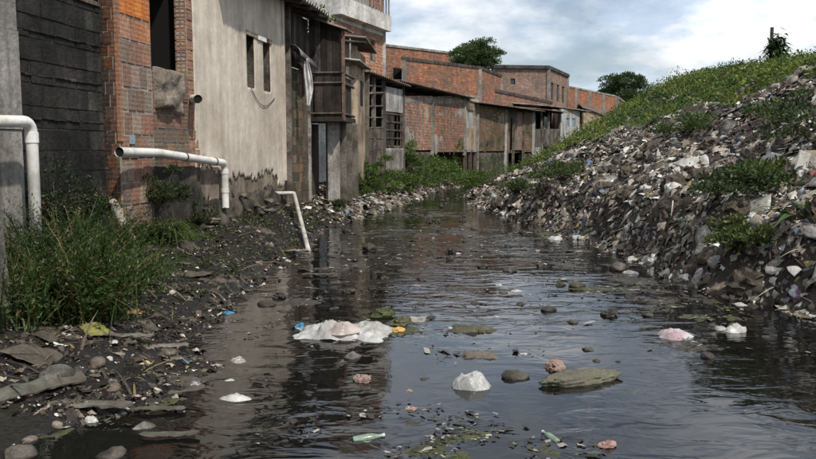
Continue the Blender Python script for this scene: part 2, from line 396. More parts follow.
def sheet_roof(parent, p00, p10, p01, p11, n=4, amp=.025, wl=.16, material='sheet', name='roof_sheet', lap=.04, th=.012):
    # corrugated sheets; ridges run p0x -> p1x, sheets are laid side by side from p00 to p01
    a, b_, c, d = map(Vector, (p00, p10, p01, p11))
    up = (b_ - a).cross(c - a).normalized()
    if up.z < 0: up = -up
    W = (c - a).length
    for i in range(n):
        f0, f1 = i / n - lap / W, (i + 1) / n; k = max(6, int((f1 - f0) * W / wl * 6)); vs = []; m_ = MB()
        ex = U(-.06, .08)
        for j in range(k + 1):
            f = f0 + (f1 - f0) * j / k; o_ = amp * math.sin(2 * math.pi * f * W / wl) + .006 * (i % 2)
            lo = a.lerp(c, f); hi = b_.lerp(d, f); dr = (hi - lo).normalized()
            vs += [lo - dr * 0 + up * o_, hi + dr * ex + up * o_, lo + up * (o_ - th), hi + dr * ex + up * (o_ - th)]
        fs = []
        for j in range(k):
            q = j * 4; fs += [(q, q + 1, q + 5, q + 4), (q + 2, q + 6, q + 7, q + 3), (q, q + 4, q + 6, q + 2), (q + 1, q + 3, q + 7, q + 5)]
        m_.add(vs, fs); m_.build(name, M[material], parent, smooth=False)
def eave_roof(parent, A, B, depth, rise, n=4, material='sheet', name='roof_sheet', over=0.0):
    A, B = Vector(A), Vector(B); d = (B - A); d.z = 0; d.normalize(); bk = Vector((-d.y, d.x, 0)) * depth + Vector((0, 0, rise)); f = -bk.normalized() * over
    sheet_roof(parent, A + f, A + bk, B + f, B + bk, n, .022, .18, material, name)
    for i in range(n + 1): q = A.lerp(B, i / n) - Vector((0, 0, .07)); beam(parent, q, q + bk * .4, .06, name='rafter')
def post(parent, x, y, z0, z1, w_=.09, material='wood', col=(.2, .17, .14), lean=0, name='post'):
    m_ = MB(); a = w_ / 2
    m_.hexa([(x - a, y - a, z0), (x + a, y - a, z0), (x + a, y + a, z0), (x - a, y + a, z0),
             (x - a + lean, y - a, z1), (x + a + lean, y - a, z1), (x + a + lean, y + a, z1), (x - a + lean, y + a, z1)], col)
    return m_.build(name, M[material], parent)
def beam(parent, p, q, w_=.07, material='wooddark', col=(.12, .1, .08), name='beam'):
    m_ = MB(); m_.tube([p, q], w_ / 2 * 1.3, 4, col); return m_.build(name, M[material], parent)
def window(parent, A, B, z0, z1, depth=.08, frame='wood', panes=2, glass='glass', fcol=(.3, .27, .22)):
    m_ = MB(); w_ = .045; L = math.dist(A, B)
    m_.slab(A, B, z0, z0 + w_, .05, -depth + .03, col=fcol); m_.slab(A, B, z1 - w_, z1, .05, -depth + .03, col=fcol)
    m_.slab(A, lerp2(A, B, w_ / L), z0 + w_, z1 - w_, .05, -depth + .028, col=fcol); m_.slab(lerp2(A, B, 1 - w_ / L), B, z0 + w_, z1 - w_, .05, -depth + .028, col=fcol)
    fr = m_.build('window', M[frame], parent)
    for i in range(panes):
        g_ = MB(); g_.slab(lerp2(A, B, i / panes + .02), lerp2(A, B, (i + 1) / panes - .02), z0 + w_, z1 - w_, .01, -depth, col=(1, 1, 1)); g_.build('pane', M[glass], fr)
    return fr
ORANGE = [(.58, .2, .05), (.52, .17, .045), (.6, .23, .065)]
DULL = [(.29, .14, .09), (.25, .125, .085), (.32, .17, .11), (.24, .15, .11)]
RED = [(.36, .155, .085), (.31, .13, .075), (.4, .18, .1), (.26, .13, .085)]
BROWN = [(.2, .125, .08), (.17, .11, .075), (.23, .14, .085)]
PINK = [(.31, .2, .155), (.28, .175, .135), (.34, .22, .175)]
def base(s, t, z=0.): x, y_ = XY(s, t); return (x, y_, z)

# ------------------------------------------------------------------ left row of houses, near to far
# 1 rough concrete wall end
s0, s1 = 3.0, S(19)
t_ = thing('concrete_wall', 'rough grey brown concrete wall end behind the bent white drainpipe', 'wall', base(s0, 0))
nseg = 10
for i in range(4):
    za, zb = -.2 + i * .95, -.2 + (i + 1) * .95 - .006
    m_ = MB(); m_.slab(XY(s0, 0), XY(s1, 0), za, zb, .3, .05 + U(-.012, .012)); m_.build('concrete_lift', M['concrete'], t_)
# 2 black block wall
s0, s1 = S(19) + .01, S(104)
t_ = thing('block_wall', 'black mould covered concrete block wall beside the orange brick house', 'wall', base(s0, 0))
ztop = Zw(104, 9)
def bc(f, z):
    k = .5 + .5 * nz3(f * 4, z, 1.6, 31); g0 = .02 + .045 * k + (.05 if f > .8 else 0)
    return (g0 * 1.05, g0 * .98, g0 * .88)
core = brick_wall(t_, XY(s0, 0), XY(s1, 0), -.3, ztop, .42, .225, None, M['blackblock'], joined=False, jo=.016, name='block', proud=.014, mortar='foundation', colf=bc, th=.2)
for zz in (Zw(19, 28), Zw(19, 73), Zw(19, 118)):
    m_ = MB(); n = 14
    for i in range(n):
        m_.slab(lerp2(XY(s0, 0), XY(s1, 0), i / n), lerp2(XY(s0, 0), XY(s1, 0), (i + 1) / n), zz + U(-.008, .006), zz + U(.012, .026), .05, U(.019, .03), col=jit((.075, .065, .055), .4))
    m_.build('mortar_ledge', M['blackblock'], t_)
m_ = MB(); m_.slab(XY(s0, 0), XY(s1, 0), ztop, ztop + .05, .22, .03, col=(.16, .13, .1)); m_.build('coping', M['wooddark'], t_)
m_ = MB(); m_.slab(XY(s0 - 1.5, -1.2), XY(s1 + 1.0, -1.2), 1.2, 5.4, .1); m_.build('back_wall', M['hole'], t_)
m_ = MB(); m_.slab(XY(s0 - 1.2, -.02), XY(s1 - .05, -.02), 4.3, 4.7, .2); m_.build('lintel', M['concrete'], t_)
m_ = MB(); m_.hexa([(*XY(s0 - 1.2, .2), 4.72), (*XY(s1, .2), 4.72), (*XY(s1, -1.6), 4.72), (*XY(s0 - 1.2, -1.6), 4.72)] + [(*XY(s0 - 1.2, .2), 4.8), (*XY(s1, .2), 4.8), (*XY(s1, -1.6), 4.8), (*XY(s0 - 1.2, -1.6), 4.8)]); m_.build('roof', M['sheet'], t_)
# hollow brick with four open cells in its end
def hollow(parent, A, B, z0, h, depth, col):
    m_ = MB(); L = math.dist(A, B); wl = .018
    q = lambda f: lerp2(A, B, f)
    for f in (0, .5 - wl / L / 2, 1 - wl / L): m_.slab(q(f), q(f + wl / L), z0, z0 + h, depth, 0, col=col)
    for zz in (0, h / 2 - wl / 2, h - wl):
        for f0, f1 in ((wl / L, .5 - wl / L / 2), (.5 + wl / L / 2, 1 - wl / L)): m_.slab(q(f0), q(f1), z0 + zz, z0 + zz + wl, depth, -.001, col=jit(col, .05))
    b_ = m_.build('brick', M['bricknear'], parent); d = MB(); d.slab(q(.04), q(.96), z0 + .006, z0 + h - .006, .02, -depth * .8, col=col); d.build('cell_back', M['hole'], b_)
for i in range(2):
    for j in range(4):
        A, B = XY(s1 - .62 + .155 * j, -.06), XY(s1 - .62 + .155 * j + .145, -.06); hollow(core, A, B, ztop + .052 + .15 * i, .14, .12, jit((.2, .1, .06), .2))
# 3 orange brick house
T3 = .16
sa, sb_, sc_, sd = S(104), S(151, 60, T3), S(187, 60, T3), S(197, 60, T3)
sa = S(118, 80, T3)
t_ = thing('brick_house', 'hollow orange brick house with a tall dark window opening and a white pipe', 'house', base(sa, T3))
zsill = Zw(160, 70, T3); zdark = Zw(135, 62, T3)
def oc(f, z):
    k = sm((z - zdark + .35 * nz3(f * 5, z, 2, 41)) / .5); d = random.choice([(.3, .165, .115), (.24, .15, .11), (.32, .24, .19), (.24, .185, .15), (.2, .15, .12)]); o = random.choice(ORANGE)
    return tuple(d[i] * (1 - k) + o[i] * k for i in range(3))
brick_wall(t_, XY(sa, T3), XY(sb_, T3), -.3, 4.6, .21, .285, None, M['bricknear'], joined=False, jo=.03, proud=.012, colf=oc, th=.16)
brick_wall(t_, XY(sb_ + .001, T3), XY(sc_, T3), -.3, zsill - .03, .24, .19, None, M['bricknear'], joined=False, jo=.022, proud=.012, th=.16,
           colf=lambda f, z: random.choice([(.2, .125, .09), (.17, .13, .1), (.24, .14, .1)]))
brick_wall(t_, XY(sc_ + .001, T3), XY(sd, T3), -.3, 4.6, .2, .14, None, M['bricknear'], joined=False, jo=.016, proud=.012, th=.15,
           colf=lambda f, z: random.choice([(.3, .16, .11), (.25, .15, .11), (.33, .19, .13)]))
# return of the wall towards the black wall (faces the street corner), bricks on end
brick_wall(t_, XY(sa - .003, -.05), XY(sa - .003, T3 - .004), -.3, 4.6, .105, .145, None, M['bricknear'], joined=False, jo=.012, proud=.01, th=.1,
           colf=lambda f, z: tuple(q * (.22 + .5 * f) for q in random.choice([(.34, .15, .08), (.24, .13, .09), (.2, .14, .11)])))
z = zsill - .25; m_ = t_
wl = t_.children[2]
while z < 4.6:                                           # hollow brick ends in the far reveal of the opening
    hollow(wl, XY(sc_ - .004, T3 - .17), XY(sc_ - .004, T3 - .005), z, .135, .15, jit(random.choice([(.3, .15, .1), (.34, .17, .1), (.25, .15, .11)]), .1)); z += .152
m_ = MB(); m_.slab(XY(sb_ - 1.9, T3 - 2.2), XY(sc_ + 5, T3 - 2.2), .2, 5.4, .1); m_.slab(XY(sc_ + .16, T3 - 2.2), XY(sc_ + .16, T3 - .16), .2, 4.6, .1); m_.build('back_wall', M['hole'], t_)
m_ = MB(); m_.hexa([(*XY(sa - .1, T3 + .12), 4.62), (*XY(sd, T3 + .12), 4.62), (*XY(sd, T3 - 2.5), 4.62), (*XY(sa - .1, T3 - 2.5), 4.62), (*XY(sa - .1, T3 + .12), 4.72), (*XY(sd, T3 + .12), 4.72), (*XY(sd, T3 - 2.5), 4.72), (*XY(sa - .1, T3 - 2.5), 4.72)]); m_.build('roof', M['concrete'], t_)
# broken render hanging under the window
def rough_slab(parent, name, A, B, z0, z1, th, off, material, disp=.05, res=.07, ragb=0, ragt=0, nf=3.0, col=(1, 1, 1), k=0):
    L = math.dist(A, B); nx = max(3, int(L / res)); nz_ = max(3, int((z1 - z0) / res)); ux, uy = (B[0] - A[0]) / L, (B[1] - A[1]) / L; ox, oy = uy, -ux
    vs = []; 
    for j in range(nz_ + 1):
        for i in range(nx + 1):
            f = i / nx; g0 = j / nz_; zb = z0 + ragb * (noise.noise((f * L * 2.1 + k, 0, k)) + .5 * noise.noise((f * L * 7, 3, k))); zt = z1 + ragt * noise.noise((f * L * 2.5, 7, k))
            z = zb + (zt - zb) * g0; x, y_ = A[0] + ux * f * L, A[1] + uy * f * L
            d = off + disp * (noise.noise((x * nf, y_ * nf, z * nf + k)) + .5 * noise.noise((x * nf * 3, y_ * nf * 3, z * nf * 3))); edge = min(i, nx - i, j, nz_ - j)
            if edge == 0: d = off - th
            vs.append((x + ox * d, y_ + oy * d, z))
    w2 = nx + 1; fs = [(j * w2 + i, j * w2 + i + 1, (j + 1) * w2 + i + 1, (j + 1) * w2 + i) for j in range(nz_) for i in range(nx)]
    m_ = MB(); m_.add(vs, fs, col); return m_.build(name, M[material], parent, smooth=True)
rough_slab(t_, 'broken_render', XY(S(153, 90, T3), T3), XY(S(175, 90, T3) + .1, T3), Zw(160, 112, T3), Zw(160, 68, T3), .1, .1, 'rubble', .055, .035, .1, .09, 5)
rough_slab(t_, 'stained_render', XY(sb_ - .1, T3), XY(sd, T3), -.2, Zw(170, 165, T3), .06, .05, 'foundation', .05, .06, 0, .12, 3)
m_ = MB(); m_.slab(XY(sa - .02, T3), XY(sa + .035, T3), 1.6, 4.6, .05, .03, col=(.3, .16, .1)); m_.build('corner_board', M['bricknear'], t_)
m_ = MB(); m_.slab(XY(S(128, 142, T3), T3), XY(S(133, 142, T3), T3), Zw(130, 144, T3), Zw(130, 135, T3), .03, .0305, col=(1, 1, 1)); m_.build('blue_paint_mark', M['blue'], t_)
# 4 plastered house
T4 = .18
s0, s1 = S(194, 80, T4), S(284, 80, T4)
EZ = 4.4
t_ = thing('plastered_house', 'grey plastered house wall with two narrow slit windows and a crumbling base', 'house', base(s0, T4))
op = [(S(247, 60, T4) - s0, S(254.5, 60, T4) - s0, Zw(250, 87, T4), Zw(250, 36, T4)), (S(263.5, 65, T4) - s0, S(270.5, 65, T4) - s0, Zw(267, 92, T4), Zw(267, 44, T4))]
m_ = MB(); wall_cells(m_, XY(s0, T4 - .03), XY(s1, T4 - .03), -.3, EZ, .22, 0, op); m_.build('wall', M['foundation'], t_)
L = s1 - s0; nx = int(L / .055); nz_ = int((EZ - .3) / .055); vs = []; fs = []
for j in range(nz_ + 1):
    for i in range(nx + 1):
        s_ = s0 + L * i / nx; z = .3 + (EZ - .3) * j / nz_; d = T4 + .012 * noise.noise((s_ * 1.3, z * 1.3, 2)) + .004 * noise.noise((s_ * 7, z * 7, 5)); x, y_ = XY(s_, d); vs.append((x, y_, z))
for j in range(nz_):
    for i in range(nx):
        s_ = L * (i + .5) / nx; z = .3 + (EZ - .3) * (j + .5) / nz_
        rag = 1.12 + .34 * noise.noise((s_ * 1.1, 0, 3)) + .25 * abs(noise.noise((s_ * 5, 0, 9))) + .1 * noise.noise((s_ * 16, 0, 9)) - .05 * s_
        if z < rag: continue
        if any(o[0] < s_ < o[1] and o[2] < z < o[3] for o in op): continue
        w2 = nx + 1; fs.append((j * w2 + i, j * w2 + i + 1, (j + 1) * w2 + i + 1, (j + 1) * w2 + i))
m_ = MB(); m_.add(vs, fs); pl = m_.build('plaster', M['plaster'], t_, smooth=True)
md = pl.modifiers.new('thickness', 'SOLIDIFY'); md.thickness = .018; md.offset = -1
fs = []
for j in range(nz_):
    for i in range(nx):
        s_ = L * (i + .5) / nx; z = .3 + (EZ - .3) * (j + .5) / nz_
        rag = .66 + .2 * noise.noise((s_ * 1.7, 4, 3)) + .25 * abs(noise.noise((s_ * 5, 0, 9))) + .12 * noise.noise((s_ * 16, 0, 9))
        if z < rag or z > 2.2: continue
        w2 = nx + 1; fs.append((j * w2 + i, j * w2 + i + 1, (j + 1) * w2 + i + 1, (j + 1) * w2 + i))
m_ = MB(); m_.add([(v[0] - NN.x * .019, v[1] - NN.y * .019, v[2]) for v in vs], fs); us = m_.build('undercoat', M['undercoat'], t_, smooth=True)
md = us.modifiers.new('thickness', 'SOLIDIFY'); md.thickness = .012; md.offset = -1
for o in op:
    A, B = XY(s0 + o[0], T4), XY(s0 + o[1], T4)
    m_ = MB(); m_.slab(A, B, o[2], o[3], .04, -.15); m_.build('slit_shade_sheet', M['hole'], t_)  # black sheet behind the open slit, its shade put into the colour
A, B = XY(S(246, 36, T4), T4), XY(S(271, 44, T4), T4)
m_ = MB(); m_.slab(A, B, Zw(250, 36, T4), Zw(250, 31.5, T4), .04, .02, col=(.3, .26, .2)); m_.build('lintel', M['wood'], t_)
m_ = MB(); m_.slab(lerp2(A, B, .42), lerp2(A, B, .75), Zw(250, 36.5, T4), Zw(250, 32, T4), .04, .03); m_.build('white_patch', M['pvc'], t_)
m_ = MB(); m_.tube([(*XY(S(250 + i * 4, 90, T4), T4 + .02), Zw(250, 88, T4) - .22 * math.sin(i * .55) - .02 * i) for i in range(7)], .006, 5, (.03, .03, .03)); m_.build('cable', M['hole'], t_)
m_ = MB(); m_.slab(XY(s1 - .13, T4), XY(s1, T4), .9, EZ, .1, .03, col=(1, 1, 1)); m_.build('corner_pilaster', M['plaster'], t_)
rough_slab(t_, 'foundation', XY(s0, T4), XY(s1, T4), -.3, .78, .12, .03, 'foundation', .09, .06, 0, .16, 2.6)
FOUND = (t_, s0, s1)
rs = S(213, 20, T4) + .0
# roof over plastered house and wooden annexe
p0, p1 = XY(rs, T4 + .48), XY(S(309, 15, T4), T4 + .48); q0, q1 = XY(rs, -2.4), XY(S(309, 15, T4), -2.4)
sheet_roof(t_, (*p0, EZ - .02), (*q0, EZ + .75), (*p1, EZ + .0), (*q1, EZ + .75), 7, .03, .18, 'tile', lap=.06)
for i in range(9):
    f = i / 8; a = Vector((*lerp2(p0, p1, f), EZ - .09)); b_ = Vector((*lerp2(q0, q1, f), EZ + .68)); beam(t_, a.lerp(b_, .02), a.lerp(b_, .35), .07, name='rafter')
m_ = MB(); m_.slab(XY(s1, -2.5), XY(s1, T4 - .03), 0, EZ, .1, -.1); m_.build('side_wall', M['foundation'], t_)
# 5 dark plank annexe
T5 = .1
s0, s1 = S(284, 60, T5) + .01, S(308, 60, T5)
t_ = thing('plank_annexe', 'dark vertical plank upper wall over a stained mossy brick base', 'shack', base(s0, T5))
zb = Zw(295, 66, T5)
WD = [(.075, .06, .048), (.1, .083, .068), (.055, .044, .036), (.13, .11, .09)]
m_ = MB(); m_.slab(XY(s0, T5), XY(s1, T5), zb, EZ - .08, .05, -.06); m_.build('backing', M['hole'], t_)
plank_wall(t_, XY(s0, T5), XY(s1, T5), zb, EZ - .06, .17, WD)
brick_wall(t_, XY(s0, T5), XY(s1, T5), -.3, zb - .06, .24, .19, BROWN + [(.09, .075, .055), (.07, .065, .05)], M['mossbrick'], joined=False, jo=.016)
post(t_, *XY(s0 + .08, T5 + .05), 0, EZ - .05, .12, 'wood', (.22, .19, .16))
post(t_, *XY(s1 - .5, T5 + .05), -.1, zb, .1, 'wood', (.16, .13, .1))
m_ = MB(); n = 10; pr = []
for i in range(n + 1):                                   # bent metal awning
    f = i / n; a = -.25 + 1.9 * f; pr.append((.08 + .42 * math.sin(a * .9 + .2), .18 + .3 * math.cos(a)))
A0 = s0 + .05; A1 = S(301, 74, T5)
vs = [(*XY(s_, T5 + .03 + p_[0] * .6 * (1 + .15 * k)), zb + .02 - .18 * k + p_[1] * .7) for k, s_ in enumerate((A0, A1)) for p_ in pr]
m_.add(vs, [(i, i + 1, n + 2 + i, n + 1 + i) for i in range(n)]); aw = m_.build('bent_awning', mat('zinc', (.2, .2, .2), (.07, .065, .06), scale=5, rough=.45, metal=.4), t_, smooth=True)
md = aw.modifiers.new('thickness', 'SOLIDIFY'); md.thickness = .012
# 6 wooden shack on stilts with a balcony
s0 = s1 + .02; TB = .80
cx_, cy_ = XY(s0, .0)
t_ = thing('stilt_shack', 'tall dark timber shack jutting over the canal with a railed balcony', 'shack', (cx_, cy_, 0))
SL = S(351, 100, TB) - s0; c0 = XY(s0, .12); c1 = XY(s0, TB); c2 = XY(s0 + SL, TB)
zt0, zt1 = Zw(308, 18), P(333, 26, s0 * UU.y - .5).z
zfl = P(325, 116, c1[1]).z
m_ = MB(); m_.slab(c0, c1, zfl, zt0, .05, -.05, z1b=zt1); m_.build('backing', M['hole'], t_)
zr = zfl + .62
plank_wall(t_, c0, c1, zfl + .02, zt0, .12, WD + [(.17, .16, .15)], z1b=zt1, miss=.05)
c3 = XY(s0 + .45, TB); plank_wall(t_, c1, c3, zr + .3, zt1, .14, WD)
m_ = MB(); m_.slab(c3, XY(s0 + .45, -.1), zfl, zt1, .04); m_.build('far_wall', M['wooddark'], t_)
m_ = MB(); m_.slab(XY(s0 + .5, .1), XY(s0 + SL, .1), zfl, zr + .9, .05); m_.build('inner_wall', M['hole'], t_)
plank_wall(t_, XY(s0 - .02, TB + .04), XY(s0 + SL - .05, TB + .04), zfl - .05, zr + .25, .13, [(.06, .05, .042), (.09, .07, .06)], miss=.1)
plank_wall(t_, XY(s0 - .05, .25), XY(s0 - .05, TB + .06), zfl - .02, zr + .3, .16, [(.05, .042, .036), (.075, .06, .05)], miss=.12)
for zz in (zfl + .05, zr + .1, zr + .32): beam(t_, (*XY(s0 - .06, .15), zz), (*XY(s0 - .06, TB + .08), zz), .05); beam(t_, (*XY(s0 - .06, TB + .08), zz), (*XY(s0 + SL - .05, TB + .08), zz - .02), .05)
m_ = MB(); m_.hexa([(*XY(s0 - .08, -.3), zfl - .12), (*XY(s0 - .08, TB + .1), zfl - .12), (*XY(s0 + SL + .05, TB + .1), zfl - .12), (*XY(s0 + SL + .05, -.3), zfl - .12), (*XY(s0 - .08, -.3), zfl - .02), (*XY(s0 - .08, TB + .1), zfl - .02), (*XY(s0 + SL + .05, TB + .1), zfl - .02), (*XY(s0 + SL + .05, -.3), zfl - .02)], (.06, .05, .04)); m_.build('floor', M['wooddark'], t_)
x, y_ = XY(s0 - .02, TB + .1); post(t_, x, y_, zfl - .1, zt1, .07, 'wood', (.24, .14, .1))
sheet_roof(t_, (*XY(s0 - .12, TB + .2), zt1 - .02), (*XY(s0 - .12, -1.2), zt0 + .42), (*XY(s0 + .6, TB + .2), zt1 - .02), (*XY(s0 + .6, -1.2), zt0 + .42), 2, .02, .16, 'sheet')
# under the floor: doorway, grey concrete panel, stilts
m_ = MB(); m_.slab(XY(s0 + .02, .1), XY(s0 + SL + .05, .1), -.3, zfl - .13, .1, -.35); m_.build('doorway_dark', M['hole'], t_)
plank_wall(t_, XY(s0 + .55, .02), XY(s0 + 1.1, .02), -.1, zfl - .15, .14, [(.16, .11, .075), (.12, .085, .06)], material='wood', name='door_plank')
pA, pB = P(328, 160, c1[1] + .35), P(340, 160, c1[1] + .5)
m_ = MB(); m_.slab((pA.x, pA.y), (pB.x, pB.y), -.3, zfl - .13, .12); m_.build('concrete_panel', M['concrete'], t_)
for px_ in (343, 349, 355):
    q = P(px_, 160, c1[1] + .9 + (px_ - 343) * .12); post(t_, q.x, q.y, -.3, zfl - .1, .16, 'wood', jit((.17, .15, .125), .2))
m_ = MB(); m_.slab(XY(s0 + .9, TB - .15), XY(s0 + SL + .05, TB - .15), -.3, zfl - .13, .1); m_.build('base_wall', M['foundation'], t_)
q = P(309.5, 150, s0 * UU.y - .1); post(t_, q.x, q.y, -.2, P(309, 100, q.y).z, .075, 'wood', (.42, .4, .37), name='pale_post')
# 7 concrete and brick building behind
Y7 = 24.0; k7 = 3.6
c0 = P(333, 100, Y7); c1 = (c0.x + .39 * k7, Y7 + k7); c0 = (c0.x, Y7); cL = (c0[0] - 4.2, Y7 + 1.2)
t_ = thing('concrete_building', 'unfinished two storey building of red brick with a wide concrete balcony band', 'building', (c0[0], c0[1], 0))
zA = P(333, 30, Y7).z; zC = P(333, 15, Y7).z; zD = P(333, 5, Y7).z
op = [(2.7, 3.15, P(372, 62, 26.8).z, P(372, 40, 26.8).z)]
brick_wall(t_, c0, c1, .3, zC - .12, .23, .105, [(.52, .25, .15), (.47, .22, .135), (.55, .29, .19)], M['brick'], opens=op, joined=True)
m_ = MB(); m_.slab(cL, c0, .3, zD + 1.2, .2); m_.slab(c0, c1, zC - .12, zC + .02, .2, .03); m_.build('concrete_frame', M['whitewash'], t_)
m_ = MB(); f0, f1 = op[0][0] / math.dist(c0, c1), op[0][1] / math.dist(c0, c1); window(t_, lerp2(c0, c1, f0), lerp2(c0, c1, f1), op[0][2], op[0][3])
dx_, dy_ = c1[0] - c0[0], c1[1] - c0[1]; l_ = math.hypot(dx_, dy_); ox, oy = dy_ / l_ * .3, -dx_ / l_ * .3
b0, b1 = (c0[0] + ox, c0[1] + oy), (c1[0] + ox, c1[1] + oy)
m_ = MB(); m_.slab(b0, b1, zC + .02, zC + .55, .5); m_.build('balcony_band', M['whitewash'], t_)
m_ = MB(); m_.slab(b0, lerp2(b0, b1, .55), zC + .55, zC + 1.6, .1, -.05); m_.build('balcony_parapet', M['concrete'], t_)
for i in range(7): post(t_, *lerp2(b0, b1, .58 + i * .06), zC + .55, zC + 1.6, .05, 'wood', (.3, .28, .24), name='baluster')
brick_wall(t_, lerp2(c0, c1, .0), c1, zC + .55, zC + 3, .23, .105, RED, M['brick'], joined=True)
post(t_, c1[0], c1[1], .3, zC + .1, .16, 'pale', name='corner_column')
m_ = MB(); m_.slab(c1, (c1[0] - 3, c1[1] + 1.2), .3, zC + 2.5, .2); m_.build('rear_wall', M['concrete'], t_)
# 8 low lean-to sheds in front of it
def lean(name, label, roof, Ya, Yb, posts, cat='shed'):
    p = P(*roof[0], Ya); t_ = thing(name, label, cat, (p.x, p.y, 0)); a, b_, c, d = P(*roof[0], Ya), P(*roof[1], Ya), P(*roof[2], Yb), P(*roof[3], Yb)
    sheet_roof(t_, b_, a, d, c, 3, .022, .17, 'sheet'); return t_
t8 = lean('lean_to_shed', 'rusty roofed lean-to with ochre walls below the brick building', [(333, 34), (366, 37), (352, 50), (377, 53)], 20.9, 23.6, [])
e = [P(347, 150, 21.2), P(358, 150, 21.6), P(366, 150, 23.4)]
m_ = MB(); m_.slab((e[0].x, e[0].y), (e[1].x, e[1].y), -.3, P(350, 44, 21.2).z, .15); m_.build('ochre_wall', M['ochre'], t8)
m_ = MB(); m_.slab((e[1].x + .003, e[1].y), (e[2].x, e[2].y), -.3, P(360, 50, 21.6).z, .15); m_.build('side_wall', M['ochre'], t8)
A, B = lerp2((e[1].x, e[1].y), (e[2].x, e[2].y), .3), lerp2((e[1].x, e[1].y), (e[2].x, e[2].y), .6)
m_ = MB(); m_.slab(A, B, P(360, 105, 22).z, P(360, 80, 22).z, .04, .01); m_.build('shutter', M['hole'], t8)
a, b_, c, d = P(335, 57, 20.8), P(360, 60, 20.8), P(345, 66, 22.6), P(372, 70, 22.8); sheet_roof(t8, b_, a, d, c, 2, .02, .15, 'tile', name='lower_roof_sheet')
for px_, y0 in ((337, 62), (348, 62)): q = P(px_, 150, 20.9); post(t8, q.x, q.y, -.2, P(px_, y0, 20.9).z, .08, 'wood', (.2, .17, .14))
beam(t8, P(334, 40, 20.9), P(366, 43, 20.9), .06); beam(t8, P(350, 38, 20.9), P(350, 62, 20.9), .03, 'wood', (.5, .48, .44))
# 9 open timber shed
t9 = thing('timber_shed', 'ramshackle open timber shed with a white board and wooden lattice', 'shed', tuple(P(366, 150, 23.2).xy) + (0,))
YA, YB = 23.3, 26.5
def yz(px_): return YA + (px_ - 366) / (404 - 366) * (YB - YA)
A, B = P(366, 150, YA), P(404, 150, YB)
a2, b2 = (A.x, A.y), (B.x, B.y)
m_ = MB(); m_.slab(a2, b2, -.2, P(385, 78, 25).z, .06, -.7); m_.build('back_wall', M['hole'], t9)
for px_ in (366, 374, 384, 403):
    q = P(px_, 150, yz(px_)); post(t9, q.x, q.y, -.3, P(px_, 74 + (px_ - 366) * .3, yz(px_)).z, .13, 'wood', jit((.2, .18, .15), .3), lean=U(-.05, .05))
def at(px_): q = P(px_, 150, yz(px_)); return (q.x, q.y)
m_ = MB(); m_.slab(at(385), at(402), P(393, 112, yz(393)).z, P(393, 88, yz(393)).z, .03, .03); m_.build('white_board', M['pale'], t9)
for i in range(5):
    z = P(393, 114 + i * 8, yz(393)).z; m_ = MB(); m_.slab(at(385), at(402), z - .03, z + .02, .03, .03, col=(.12, .1, .08)); m_.build('lattice_bar', M['wooddark'], t9)
for i in range(5): x, y_ = lerp2(at(386), at(401), i / 4); post(t9, x, y_, P(393, 146, yz(393)).z, P(393, 112, yz(393)).z, .045, 'wooddark', (.1, .08, .065), name='lattice_post')
for i in range(7):
    a = P(367, 84 + i * 11 + U(-2, 2), yz(367)); b_ = P(383, 86 + i * 10 + U(-3, 3), yz(383)); beam(t9, a, b_, U(.03, .06), 'wood', jit((.17, .145, .12), .3), 'rail')
plank_wall(t9, at(366), at(384), -.3, P(375, 128, yz(375)).z, .15, [(.17, .14, .11), (.2, .18, .15), (.1, .085, .07)], material='wood', miss=.15, ragged=.02)
rough_slab(t9, 'retaining_wall', at(384), at(404), -.3, P(393, 146, yz(393)).z, .15, .02, 'concrete', .04, .08)
plank_wall(t9, at(384), at(394), P(390, 146, yz(390)).z - .1, P(390, 112, yz(390)).z, .11, [(.06, .05, .04)], miss=.3)
eave_roof(t9, P(361, 71, YA - .2), P(404, 86, YB), 2.5, .12, 4, over=.25)
m_ = MB(); A3 = P(352, 78, 23.0); m_.box((A3.x, A3.y, A3.z), (.5, .4, .04), .2); m_.build('awning_board', M['sheet'], t9)
# 10 low brick houses along the bend
def dY(px_): return float(np.interp(px_, [403, 432, 464, 476, 506, 533, 560, 582], [26.8, 30, 34, 36, 39.5, 42.5, 46, 49]))
def cxy(px_, off=0.): Y = dY(px_) + off; q = P(px_, 150, Y); return (q.x, q.y)
def zp(px_, py): return P(px_, py, dY(px_)).z
g10 = thing('low_brick_house', 'low patched brick house with a grey band under a long dark roof', 'house', (*cxy(404), .3))
fr = math.dist(cxy(404), cxy(432))
brick_wall(g10, cxy(404), cxy(432), zp(404, 150), zp(404, 96), .23, .105, [(.44, .245, .165), (.4, .22, .15), (.33, .18, .125)], M['brick'], z1b=zp(432, 96))
m_ = MB(); m_.slab(cxy(404), cxy(432), zp(404, 102), zp(404, 97), .05, .02, z0b=zp(432, 103), z1b=zp(432, 98)); m_.build('concrete_band', M['concrete'], g10)
for px_ in (417, 421): x, y_ = cxy(px_, -.05); post(g10, x, y_, zp(px_, 148), zp(px_, 100), .09, 'concrete')
rough_slab(g10, 'retaining_wall', cxy(404), cxy(434), -.2, zp(404, 150), .15, -.03, 'foundation', .06, .1)
brick_wall(g10, cxy(432, .0), cxy(464), zp(432, 152), zp(432, 97), .23, .105, DULL, M['brick'], z1b=zp(464, 95))
m_ = MB(); m_.slab(cxy(432), cxy(464), zp(432, 104), zp(432, 99), .05, .02, z0b=zp(464, 103), z1b=zp(464, 98)); m_.build('concrete_band', M['concrete'], g10)
for px_ in (432, 464): x, y_ = cxy(px_, -.04); post(g10, x, y_, zp(px_, 155), zp(px_, 97), .14, 'concrete', name='column')
A, B = cxy(464.6), cxy(476)
op = [(math.dist(A, B) * .2, math.dist(A, B) * .8, zp(470, 128), zp(470, 110))]
m_ = MB(); wall_cells(m_, A, B, zp(470, 150), zp(470, 98), .12, 0, op); m_.build('ochre_wall', M['ochre'], g10)
